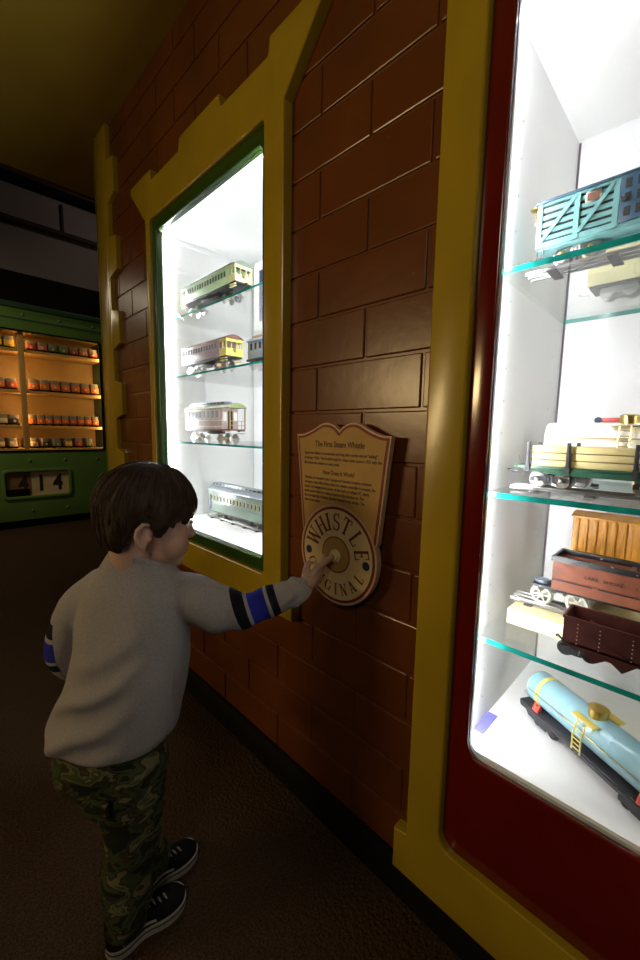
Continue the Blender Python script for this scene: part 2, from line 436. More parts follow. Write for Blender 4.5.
led_strip(case1, (.776, I1['y0']+.001, .73), (.776, I1['y0']+.001, 1.88), (0, 1, 0), M['led_small'])
led_strip(case1, (WX+.0095, .98, 1.8975), (WX+.0095, 1.66, 1.8975), (1, 0, 0), M['led_top'])
b = MB(); b.box((WX+.001, C1['y0']-.002, C1['z0']-.002), (WX+.006, C1['y1']+.002, C1['z1']+.002), M['glass']); b.build('glass_pane', case1, smooth=0)

# --- larger case in the dark red panel
case2 = thing('display_case', 'large lit display case in a glossy dark red panel with plain yellow border', 'display case')
yl, yr = .335, -.66
outer = [(yl+.078, 2.30), (yl+.078, .203), (yl+.110, .196), (yl+.110, .097), (yr-.125, .097), (yr-.125, .168), (yr-.094, .175), (yr-.094, 2.30)]
pb = polyboard(M['yellow'], WX-.030, WX, outer[::-1], rrect(yr, .234, yl, 2.12, .035), .006)
pb.build('surround', case2, smooth=20)
b = MB(); b.frame(rrect(yr, .234, yl, 2.12, .035), rrect(C2['y0'], C2['z0'], C2['y1'], C2['z1'], .030), 'x', WX+.004, WX-.014, M['red_gloss'], .004)
b.build('red_panel', case2, smooth=40)
b = MB(); b.frame(rrect(C2['y0']-.001, C2['z0']-.001, C2['y1']+.001, C2['z1']+.001, .030), rrect(C2['y0']+.0015, C2['z0']+.0015, C2['y1']-.0015, C2['z1']-.0015, .0285), 'x', WX+.004, WX-.004, M['steel'])
b.build('metal_edge', case2, smooth=40)
I2 = dict(y0=-.66, y1=.312, z0=.470, z1=1.822, x0=WX+.0045, x1=1.20)
case_box(case2, I2['y0'], I2['y1'], I2['z0'], I2['z1'], I2['x0'], I2['x1'])
for z in (1.400, .993, .700): shelf(case2, .768, I2['x1']-.002, -.655, .310, z)
led_strip(case2, (WX+.018, -.645, .49), (WX+.018, -.645, 1.80), (1, .5, 0))
led_strip(case2, (WX+.0050, .3040, .49), (WX+.0050, .3040, 1.80), (1, 0, 0))
led_strip(case2, (.782, -.63, I2['z1']-.001), (.782, .28, I2['z1']-.001), (.3, 0, -1), M['led_top'])
b = MB(); b.box((WX-.003, C2['y0']-.002, C2['z0']-.002), (WX+.002, C2['y1']+.002, C2['z1']+.002), M['glass']); b.build('glass_pane', case2, smooth=0)

# ------------------------------------------------------------------ toy trains
# every car is built with +x along its length (towards the far end in the photo), +y towards the viewer, z up from the rail head
WH = {}
def wheel_mesh(r, m, spoke=False):
    k = (round(r, 4), m.name)
    if k not in WH:
        b = MB()
        if spoke:
            b.lathe([(.78*r, .0026), (.97*r, .0026), (r, .0018), (r, -.0016), (1.13*r, -.002), (1.13*r, -.0034), (.78*r, -.0034)], (0, 0, 0), (0, 1, 0), m, 22); del b.f[-2:]; del b.mi[-2:]
            n_ = 22; o_ = len(b.v)-7*n_; k_ = b._m(m)
            for i in range(n_): b.f.append((o_+i, o_+(i+1) % n_, o_+6*n_+(i+1) % n_, o_+6*n_+i)); b.mi.append(k_)
            b.lathe([(.10*r, .0038), (.22*r, .0032), (.22*r, -.003)], (0, 0, 0), (0, 1, 0), m, 14)
        else: b.lathe([(.2*r, .0028), (.24*r, .0030), (.26*r, .0012), (.74*r, .0010), (.78*r, .0026), (.97*r, .0026), (r, .0018), (r, -.0016), (1.13*r, -.002), (1.13*r, -.0034), (.2*r, -.0034)], (0, 0, 0), (0, 1, 0), m, 22)
        if spoke:
            for i in range(6):
                a = PI*i/3; b.cyl((.2*r*math.cos(a), .002, .2*r*math.sin(a)), (.8*r*math.cos(a), .002, .8*r*math.sin(a)), .0016, m, n=6)
        WH[k] = b.mesh('wheel')
    return WH[k]
def truck(root, x, half, r, g, fm, wm, jm=None, spoke=False, z=0, fo=.0055):
    """one bogie: side frames, bolster; wheels (and journal boxes) as its own pieces"""
    b = MB(); fy = g+fo
    for s in (-1, 1):
        ax = r
        b.prism([(-half-.9*r, ax-.0035), (-half-.9*r, ax+.0045), (-half*.5, ax+.0075), (half*.5, ax+.0075), (half+.9*r, ax+.0045), (half+.9*r, ax-.0035), (half*.55, ax-.0015), (half*.4, ax-.006), (-half*.4, ax-.006), (-half*.55, ax-.0015)], 'y', s*fy-.0012, s*fy+.0012, fm)
        for q in (-.25, 0, .25): b.cyl((q*half, s*fy, ax-.004), (q*half, s*fy, ax+.007), .0018, fm, n=8)
    b.box((-.006, -fy, r+.002), (.006, fy, r+.010), fm)
    b.cyl((0, 0, r+.006), (0, 0, r+.016), .006, fm)
    for s in (-1, 1): b.cyl((s*half, -g-.004, r), (s*half, g+.004, r), .002, fm, n=8)
    t = b.build('truck', root, (x, 0, z))
    wm_ = wheel_mesh(r, wm, spoke)
    for s in (-1, 1):
        for q in (-1, 1): inst('wheel', wm_, t, (s*half, q*g, r), (0, 0, 0 if q > 0 else PI))
        if jm:
            for q in (-1, 1):
                jb = MB(); jb.box((s*half-.0035, q*(fy+.001), r-.0035), (s*half+.0035, q*(fy+.0045), r+.0035), jm, .001); jb.build('journal_box', t)
    return t
def coupler(root, x, z, m, L=.020):
    d = 1 if x > 0 else -1
    b = MB(); b.tube([(x, 0, z), (x+d*L*.55, 0, z), (x+d*L*.8, 0, z+.003)], .0022, m, 6)
    b.tube([(x+d*L*.8, -.003, z+.003), (x+d*L, -.004, z+.003), (x+d*L*1.05, .001, z+.003), (x+d*L*.9, .004, z+.003)], .0016, m, 6)
    return b.build('coupler', root)
def track(label, loc, rz, L, gauge=.0175, group=None, tm=None):
    root = thing('toy_track', label, 'toy track', loc, rz, group)
    for y in (-gauge, 0, gauge):
        b = MB(); b.box((-L/2, y-.0022, .003), (L/2, y+.0022, .0065), M['tin_rail']); b.tube([(-L/2, y, .0085), (L/2, y, .0085)], .0022, M['tin_rail'], 10); b.build('rail', root)
    n = max(3, round(L/.085)); b = MB()
    b.box((-.008, -gauge-.012, 0), (.008, gauge+.012, .0035), tm or M['tie'], .001); me = b.mesh('tie')
    for i in range(n): inst('tie', me, root, (-L/2+L*(i+.5)/n, 0, 0))
    return root
def win_row(b, xs, y, z0, z1, w, fm, gm, t=.0006, s=1, fw=.0016):
    for x in xs:
        b.box((x-w/2-fw, y, z0-fw), (x+w/2+fw, y+s*t, z1+fw), fm); b.box((x-w/2, y, z0), (x+w/2, y+s*(t+.0005), z1), gm)
RZ = PI/2
TH = .0107          # rail head height of the toy track

# ---- blue stock car, top shelf of the large case
def stock_car(loc, label):
    root = thing('toy_stock_car', label, 'toy train car', loc, RZ)
    L, W2, zb, ze = .308, .0375, .0285, .1065; X = L/2
    b = MB(); b.box((-X, -W2+.002, zb-.004), (X, W2-.002, zb), M['teal']); b.box((-X*.5, -.006, zb-.010), (X*.5, .006, zb-.004), M['teal']); b.build('underframe', root)
    b = MB()
    b.box((-X+.003, -W2+.004, zb), (X-.003, W2-.004, ze), M['slot'])
    T = M['teal']
    for s in (-1, 1):
        y = s*W2
        b.box((-X, y-s*.006, zb), (X, y, zb+.009), T); b.box((-X, y-s*.006, ze-.007), (X, y, ze), T)
        for sx in (-1, 1):
            for xx in (.039, .094, .152):
                b.box((sx*xx-.004, y-s*.005, zb), (sx*xx+.004, y+s*.0012, ze), T)
            for i in range(5):
                z = zb+.0125+.0118*i; b.box((sx*.040, y-s*.004, z), (sx*.152, y-s*.0012, z+.0068), T)
    for sx in (-1, 1):
        b.box((sx*(X-.002), -W2, zb), (sx*X, W2, ze), T)
        for i in range(6): b.box((sx*X, -W2+.004, zb+.006+.0115*i), (sx*(X+.0008), W2-.004, zb+.0135+.0115*i), T)
    b.build('body', root)
    for s in (-1, 1):
        for sx in (-1, 1):
            for x0, x1 in ((.044, .090), (.098, .148)):
                bb = MB(); y = s*(W2+.0005)
                d = Vector((sx*(x1-x0), 0, -(ze-zb-.018))); n = d.normalized(); p = Vector((n.z, 0, -n.x))*.0032
                a = Vector((sx*x0, y, ze-.008)); e = a+d
                vs = [q+o+Vector((0, t, 0)) for t in (0, s*.0016) for q, o in ((a, p), (e, p), (e, -p), (a, -p))]
                bb.add(vs, [(0, 1, 2, 3), (7, 6, 5, 4), (0, 4, 5, 1), (1, 5, 6, 2), (2, 6, 7, 3), (3, 7, 4, 0)], T); bb.build('brace', root)
        d = MB(); y = s*(W2+.0005)
        d.box((-.034, y, zb+.004), (.034, y+s*.003, ze-.003), M['blue_roof'], .001)
        for i in range(4):
            for j in range(3): d.box((-.027+.0155*i, y+s*.003, zb+.012+.021*j), (-.019+.0155*i, y+s*.0034, zb+.026+.021*j), M['slot'])
        door = d.build('door', root)
        h = MB(); h.cyl((.028, y+s*.003, .066), (.028, y+s*.007, .066), .003, M['nickel'], n=10); h.build('door_latch', door)
    b = MB(); n = 9
    pts = [(-W2-.004+(2*W2+.008)*i/n, ze+.013*abs(math.sin(PI*i/n))**.8) for i in range(n+1)]
    b.prism([(u, v) for u, v in pts]+[(W2+.004, ze-.003), (-W2-.004, ze-.003)], 'x', -X-.005, X+.005, M['blue_roof']); b.box((-X-.006, -.006, ze+.012), (X+.006, .006, ze+.016), M['blue_roof']); b.build('roof', root)
    b = MB(); b.box((.060, W2+.0012, .080), (.082, W2+.0024, .097), M['nickel'], .0008)
    b.box((.063, W2+.0022, .083), (.079, W2+.0028, .094), M['brown_en']); b.build('nameplate', root)
    b = MB(); b.cyl((X+.009, .022, ze-.030), (X+.009, .022, ze), .0013, M['brass'], n=8); b.box((X, .020, ze-.028), (X+.010, .024, ze-.025), M['brass']); b.lathe([(.010, 0), (.011, .001), (.010, .0025), (.002, .003)], (X+.009, .022, ze-.002), (0, 0, 1), M['brass'], 14); b.build('brake_wheel', root)
    for sx in (-1, 1):
        truck(root, sx*.094, .022, .0145, .0175, M['nickel'], M['nickel'], M['brass']); coupler(root, sx*X, .020, M['dark_iron'])
        q = MB(); q.box((sx*(X-.012), W2-.004, .010), (sx*X, W2-.001, .0125), M['dark_iron']); q.box((sx*(X-.012), W2-.004, .010), (sx*(X-.0105), W2-.001, .028), M['dark_iron']); q.box((sx*(X-.0015), W2-.004, .010), (sx*X, W2-.001, .028), M['dark_iron']); q.build('step', root)
    return root
stock_car((.8575, .1135, 1.400+TH), 'pale blue toy stock car with slatted diagonally braced sides and darker blue door')
track('toy track under the pale blue stock car', (.8575, .060, 1.400), RZ, .46)

# cream boxcar seen through the top glass shelf
def box_car(name, loc, label, L, W2, H, m, dm, rm, zb=.026, ribs=0, door_w=.07, wm=None):
    root = thing(name, label, 'toy train car', loc, RZ); X = L/2
    b = MB(); b.box((-X+.004, -W2+.004, zb-.005), (X-.004, W2-.004, zb), M['dark_iron']); b.build('underframe', root)
    b = MB(); b.box((-X, -W2, zb), (X, W2, zb+H), m)
    if ribs:
        for i in range(ribs):
            x = -X+L*(i+.5)/ribs
            for s in (-1, 1): b.box((x-.0040, s*W2, zb+.004), (x+.0040, s*(W2+.0038), zb+H-.004), m, .0015)
        for s in (-1, 1):
            for i in range(5): b.box((s*X, -W2+.008+.0135*i, zb+.004), (s*(X+.002), -W2+.013+.0135*i, zb+H-.004), m, .001)
            b.box((-X, s*W2, zb+H-.006), (X, s*(W2+.003), zb+H), m); b.box((-X, s*W2, zb), (X, s*(W2+.003), zb+.005), m)
    else:
        for s in (-1, 1):
            for i in range(4): b.box((-X, s*W2, zb+.006+H*.235*i), (X, s*(W2+.001), zb+H*.215+H*.235*i), m)
    b.build('body', root)
    for s in (-1, 1):
        d = MB(); d.box((-door_w/2, s*(W2+.001), zb+.006), (door_w/2, s*(W2+.004), zb+H-.006), dm, .001)
        for i in range(6): d.box((-door_w/2+door_w*(i+.35)/6, s*(W2+.004), zb+.010), (-door_w/2+door_w*(i+.55)/6, s*(W2+.0048), zb+H-.010), dm)
        d.build('door', root)
    b = MB(); n = 8
    b.prism([(-W2-.004+(2*W2+.008)*i/n, zb+H+.007*abs(math.sin(PI*i/n))) for i in range(n+1)]+[(W2+.004, zb+H-.002), (-W2-.004, zb+H-.002)], 'x', -X-.004, X+.004, rm); b.build('roof', root)
    for sx in (-1, 1):
        truck(root, sx*(X-.055), .020, .013, .0175, M['nickel'], wm or M['nickel']); coupler(root, sx*X, .018, M['nickel'])
    return root
box_car('toy_boxcar', (1.085, .118, 1.400), 'cream toy boxcar seen from below through the top glass shelf', .23, .036, .075, M['cream_en'], M['cream_en'], M['cream_en'])

# ---- lumber flat car and ivory tank car, second shelf of the large case
def flat_car(loc, label):
    root = thing('toy_flat_car', label, 'toy train car', loc, RZ); L = .285; X = L/2; W2 = .034; G = M['green_en']
    b = MB(); b.box((-X, -W2, .036), (X, W2, .041), G, .001)
    for s in (-1, 1):
        b.prism([(-X+.006, .036), (X-.006, .036), (X-.05, .031), (X*.45, .026), (-X*.45, .026), (-X+.05, .031)], 'y', s*W2-.0015, s*W2+.0015, G)
    b.build('underframe', root)
    me = None
    for i, x in enumerate((-.1165, -.049, .049, .1165)):
        for s in (-1, 1):
            k = MB(); k.box((-.003, -.002, .033), (.003, .002, .086), M['dark_iron'], .0008); k.box((-.004, -.003, .030), (.004, .003, .044), M['dark_iron']); k.build('stake', root, (x, s*(W2+.001), 0))
    for x0, x1 in ((-.1125, -.053), (-.045, .045), (.053, .1125)):
        for i in range(3):
            k = MB(); k.box((x0, -W2+.004, .0412+.0132*i), (x1, W2-.003, .0530+.0132*i), M['lumber'], .0012); k.build('board', root)
    for sx in (-1, 1):
        truck(root, sx*.080, .0205, .0145, .0175, M['dark_iron'], M['nickel'], M['nickel']); coupler(root, sx*X, .026, M['dark_iron'])
        b = MB(); b.cyl((sx*(X-.004), .018, .04), (sx*(X-.004), .018, .060), .0012, M['nickel'], n=8); b.build('brake_staff', root)
    return root
flat_car((.862, .139, .993+TH), 'dark green toy flat car loaded with stacked yellow lumber boards')
track('toy track under the lumber flat car', (.862, .060, .993), RZ, .46, tm=M['tie'])

def tank_car(name, loc, rz, label, bm_, deck, cfg, z=0):
    root = thing(name, label, 'toy train car', loc, rz); L = cfg['L']; X = L/2; r = cfg['r']; W2 = cfg['w']; zd = cfg['zd']; TL = cfg['TL']/2; zc = zd+r+.004
    b = MB(); b.box((-X, -W2, zd-.003), (X, W2, zd), deck, .0008)
    for s in (-1, 1):
        b.prism([(-X+.003, zd-.003), (X-.003, zd-.003), (X-.003, zd-.012), (X-.02, zd-.012), (X-.028, zd-.020), (X-.060, zd-.020), (X-.068, zd-.011), (-X+.068, zd-.011), (-X+.060, zd-.020), (-X+.028, zd-.020), (-X+.02, zd-.012), (-X+.003, zd-.012)], 'y', s*W2-.0012, s*W2+.0012, deck)
        b.box((s*(X-.0015), -W2, zd-.010), (s*X, W2, zd), deck)
    b.build('underframe', root)
    b = MB(); b.lathe([(r*.75, -TL-.004), (r*.97, -TL-.002), (r, -TL), (r, TL), (r*.97, TL+.002), (r*.75, TL+.004), (.001, TL+.005)], (0, 0, zc), (1, 0, 0), bm_, 36)
    for x in (-TL*.33, TL*.33, -TL+.003, TL-.003): b.lathe([(r*.99, -.0012), (r*1.008, -.0008), (r*1.008, .0008), (r*.99, .0012)], (x, 0, zc), (1, 0, 0), bm_, 36)
    b.build('tank', root)
    b = MB(); dr = cfg['dr']; b.lathe([(dr, -r*.35), (dr, .013), (dr*1.06, .0135), (dr*1.06, .0155), (dr*.9, .017), (dr*.3, .0185), (.002, .0185)], (0, 0, zc+r*.95), (0, 0, 1), M['brass'], 26); b.build('dome', root)
    for s in (-1, 1):
        b = MB(); yy = s*(r+.003); b.tube([(-TL-.004, 0, zc+.004), (-TL-.003, yy*.8, zc+.004), (-TL+.006, yy, zc+.004), (TL-.006, yy, zc+.004), (TL+.003, yy*.8, zc+.004), (TL+.004, 0, zc+.004)], .0011, M['brass'], 6)
        for x in (-TL*.8, -TL*.3, TL*.3, TL*.8): b.cyl((x, s*r*.97, zc+.004), (x, s*(r+.004), zc+.004), .0014, M['brass'], n=6)
        b.build('handrail', root)
        b = MB()
        pz = zc+r*.78; py = r*.62
        b.box((-.024, s*py, pz), (.024, s*(py+.017), pz+.0022), M['yel_en' if cfg['ladder'] == 'y' else 'brass'], .0006); pl = b.build('platform', root)
        b = MB(); lm = M['yel_en' if cfg['ladder'] == 'y' else 'brass']; y1 = s*(py+.0155); y2 = s*(r+.012)
        for x in (-.009, .009): b.tube([(x, y1, pz), (x, y2, zc-r*.1), (x, y2, zd+.004)], .0014, lm, 6)
        for i in range(6):
            z = zd+.010+(pz-zd-.014)*i/5.5; b.cyl((-.009, y2 if z < zc else y2+(y1-y2)*(z-zc+r*.1)/(pz-zc+r*.1), z), (.009, y2 if z < zc else y2+(y1-y2)*(z-zc+r*.1)/(pz-zc+r*.1), z), .0011, lm, n=6)
        b.build('ladder', root)
    if cfg.get('straps'):
        for x in (-TL*.80, TL*.80):
            b = MB(); a0, a1 = R(-38), R(218); n = 24; w = .0042; vs = []; fs = []
            for i in range(n+1):
                a = a0+(a1-a0)*i/n
                for rr in (r*1.004, r*1.03):
                    for q in (-w, w): vs.append((x+q, rr*math.cos(a), zc+rr*math.sin(a)))
            for i in range(n):
                o = 4*i; fs += [(o, o+1, o+5, o+4), (o+2, o+6, o+7, o+3), (o, o+4, o+6, o+2), (o+1, o+3, o+7, o+5)]
            fs += [(0, 2, 3, 1), (4*n, 4*n+1, 4*n+3, 4*n+2)]
            b.add(vs, fs, M['yel_en']); b.build('strap', root)
            for s in (-1, 1):
                b = MB(); b.prism([(s*(r*.72), zd), (s*(r*1.02), zd), (s*(r*1.02), zd+.004), (s*(r*.86), zd+.017), (s*r*.70, zd+.017)], 'x', x-.0075, x+.0075, M['red_en']); b.build('saddle', root)
                b = MB(); b.cyl((x, s*r*.93, zd+.010), (x, s*r*1.02, zd+.016), .002, M['brass'], n=8); b.build('strap_bolt', root)
    else:
        for x in (-TL*.7, TL*.7):
            b = MB(); b.box((x-.008, -r*.8, zd), (x+.008, r*.8, zd+.012), deck); b.build('saddle', root)
    for sx in (-1, 1):
        truck(root, sx*(X-.058), .020, cfg['wr'], .0165, cfg['tm'], cfg['wm'])
        coupler(root, sx*X, zd-.006, M['nickel'], .022)
    return root
tank_car('toy_tank_car', (.985, .125, .993), RZ, 'ivory toy tank car with brass dome standing behind the lumber flat car', M['ivory'], M['dark_iron'],
         dict(L=.30, r=.036, w=.034, zd=.062, TL=.275, dr=.016, ladder='b', wr=.016, tm=M['dark_iron'], wm=M['nickel']))
b = MB(); b.box((1.075, .005, .994), (1.135, .108, 1.188), M['white_en'], .002); ct = b.build('carton')
tag(ct, 'white upright carton with a red edge behind the ivory tank car', 'box')
b = MB(); b.box((1.0735, .004, 1.182), (1.136, .109, 1.190), M['red_en'], .001); b.build('lid_edge', ct)
b = MB(); b.box((1.0738, .040, 1.150), (1.075, .085, 1.176), M['red_en']); b.build('red_panel', ct)
b = MB(); b.cyl((1.045, .19, .994), (1.045, .19, 1.128), .0022, M['dark_iron'], n=8); b.lathe([(.016, 0), (.016, .004), (.004, .006)], (1.045, .19, .994), (0, 0, 1), M['dark_iron'], 16)
sg = thing('toy_signal', 'small toy signal with a red arm behind the ivory tank car', 'toy signal', (0, 0, 0)); b.build('post', sg)
b = MB(); b.box((1.0435, .125, 1.133), (1.0465, .192, 1.143), M['red_en'], .001); b.build('signal_arm', sg)
b = MB(); b.cyl((1.040, .187, 1.138), (1.050, .187, 1.138), .0068, M['navy'], n=14); b.build('lens', sg)

# ---- third shelf of the large case: cream risers, ballast car, orange boxcar, maroon hopper
b = MB(); b.box((.868, -.35, .7003), (.985, .285, .733), M['cream'], .001); tag(b.build('display_riser'), 'low cream riser block on the third shelf under the rust brown car', 'display riser')
b = MB(); b.box((.990, -.35, .7003), (1.150, .195, .817), M['cream'], .001); tag(b.build('display_riser'), 'taller cream riser block under the orange boxcar', 'display riser')
LETTERED = []
def ballast_car(loc, label):
    root = thing('toy_ballast_car', label, 'toy train car', loc, RZ); L = .33; X = L/2; W2 = .036
    b = MB(); b.box((-X-.006, -W2*.8, .038), (X+.006, W2*.8, .044), M['dark_iron']); b.build('underframe', root)
    b = MB(); m = M['rust']
    prof = [(W2*.55, .044), (W2*1.12, .046), (W2*.96, .066), (W2*1.0, .068), (W2*1.0, .104)]
    n = len(prof); th = .003
    outer = [(y, z) for y, z in prof]; inner = [(W2*1.0-th, .104), (W2*.96-th, .069), (W2*.8, .050)]
    for s in (-1, 1):
        pl = [(s*y, z) for y, z in outer+inner]
        b.prism(pl, 'x', -X, X, m)
    b.box((-X, -W2*.9, .044), (X, W2*.9, .051), m)
    for s in (-1, 1): b.prism([(-W2*.55, .044), (W2*.55, .044), (W2*1.12, .046), (W2*.96, .066), (W2, .104), (-W2, .104), (-W2*.96, .066), (-W2*1.12, .046)], 'x', s*(X-.003), s*X, m)
    b.build('body', root)
    b = MB()
    for s in (-1, 1):
        b.box((-X-.003, s*(W2-.004), .104), (X+.003, s*(W2+.0035), .115), M['chipped'], .001); b.box((s*(X-.003), -W2, .104), (s*(X+.0025), W2, .114), M['chipped'])
    b.build('top_rim', root)
    for s in (1,): LETTERED.append((root, X, W2))
    for x in (-.07, .04):
        b = MB(); b.box((x-.004, -W2+.003, .099), (x+.004, W2-.003, .106), M['brown_en']); b.build('cross_brace', root)
    for s in (-1, 1):
        b = MB()
        for i in range(4): b.box((-X+.02+.08*i, s*W2*.97, .0635), (-X+.09+.08*i, s*(W2*.97+.0012), .066), M['dark_iron'])
        b.build('hatch_rod', root)
    for sx in (-1, 1):
        truck(root, sx*(X-.012 if sx > 0 else X-.05), .033, .0195, .020, M['white_wheel'], M['white_wheel'], spoke=True, fo=-.007); coupler(root, sx*(X+.02), .038, M['dark_iron'], .02)
        b = MB(); b.box((sx*(X-.002), -W2*.7, .036), (sx*(X+.040), W2*.7, .042), M['dark_iron'], .001); b.cyl((sx*(X+.026), 0, .042), (sx*(X+.026), 0, .048), .014, M['steel_blue']); b.build('end_platform', root)
    return root
bc = ballast_car((.940, .050, .733+TH), 'rust brown toy hopper car with black rim and white spoked wheels on track')
track('toy track on the low cream riser under the rust brown car', (.940, .060, .733), RZ, .475, .021)
box_car('toy_boxcar', (1.055, .075, .817), 'orange ribbed toy boxcar standing at the back of the third shelf', .27, .036, .085, M['orange'], M['orange'], M['orange'], ribs=16)
def hopper_car(loc, rz, label):
    root = thing('toy_hopper_car', label, 'toy train car', loc, rz); L = .27; X = L/2; W2 = .0315; m = M['maroon']; zt = .0805
    b = MB()
    prof = [(-X, .034), (-X+.034, .022), (-X+.050, .008), (-X+.066, .020), (-X+.074, .020), (-X+.090, .008), (-X+.108, .026), (X-.108, .026), (X-.090, .008), (X-.074, .020), (X-.066, .020), (X-.050, .008), (X-.034, .022), (X, .034), (X, zt), (-X, zt)]
    for s in (-1, 1):
        b.prism(prof, 'y', s*(W2-.0018), s*W2, m)
        b.box((-X-.001, s*(W2-.001), zt-.004), (X+.001, s*(W2+.0022), zt+.0006), m)
        b.box((s*(X-.0018), -W2, .030), (s*X, W2, zt), m)
        b.box((s*(X-.001), -W2, zt-.004), (s*(X+.0022), W2, zt+.0006), m)
    b.box((-X, -W2, .030), (X, W2, .034), m)
    for s in (-1, 1): b.add([(s*(X-.03), -W2, .062), (s*(X-.03), W2, .062), (s*.03, W2, .034), (s*.03, -W2, .034), (s*(X-.03), -W2, .060), (s*(X-.03), W2, .060), (s*.03, W2, .032), (s*.03, -W2, .032)], [(0, 1, 2, 3), (7, 6, 5, 4), (0, 3, 7, 4), (1, 5, 6, 2), (0, 4, 5, 1), (3, 2, 6, 7)], m)
    for s in (-1, 1):
        for x in (-.10, -.055, -.01, .035, .08, .113):
            for i in range(6):
                z = .030+.0072*i+.004; b.lathe([(.0012, 0), (.0009, .0007), (.0002, .0009)], (x, s*W2, z), (0, s, 0), M['plum'], 6)
    b.build('body', root)
    for sx in (-1, 1):
        truck(root, sx*(X-.022), .019, .0125, .0165, M['dark_iron'], M['dark_iron']); coupler(root, sx*X, .022, M['dark_iron'], .016)
        b = MB(); b.lathe([(.010, 0), (.011, .001), (.010, .002), (.002, .0025)], (sx*(X+.0025), -.006, .040), (sx, 0, 0), M['plum'], 14); b.build('brake_wheel', root)
    return root
hopper_car((.832, .030, .7003), RZ, 'dark maroon riveted toy hopper car at the front of the third shelf')

# ---- pale blue tank car on the floor of the large case, turned at an angle
p0 = Vector((.905, .236)); p1 = Vector((.7965, .0608))
ddir = (p0-p1).normalized(); rzb = math.atan2(ddir.y, ddir.x)
tank_car('toy_tank_car', (.866, .1085, .4703), rzb, 'pale blue toy tank car on a black flat frame lying angled on the case floor', M['tank_blue'], M['black_deck'],
         dict(L=.315, r=.0335, w=.0330, zd=.040, TL=.282, dr=.0165, ladder='y', straps=True, wr=.012, tm=M['black_deck'], wm=M['black_deck']))
b = MB(); b.box((.800, .291, .4702), (.878, .3115, .4715), M['violet_card']); tag(b.build('card_strip', smooth=0), 'violet blue card strip in the corner of the case floor', 'card')

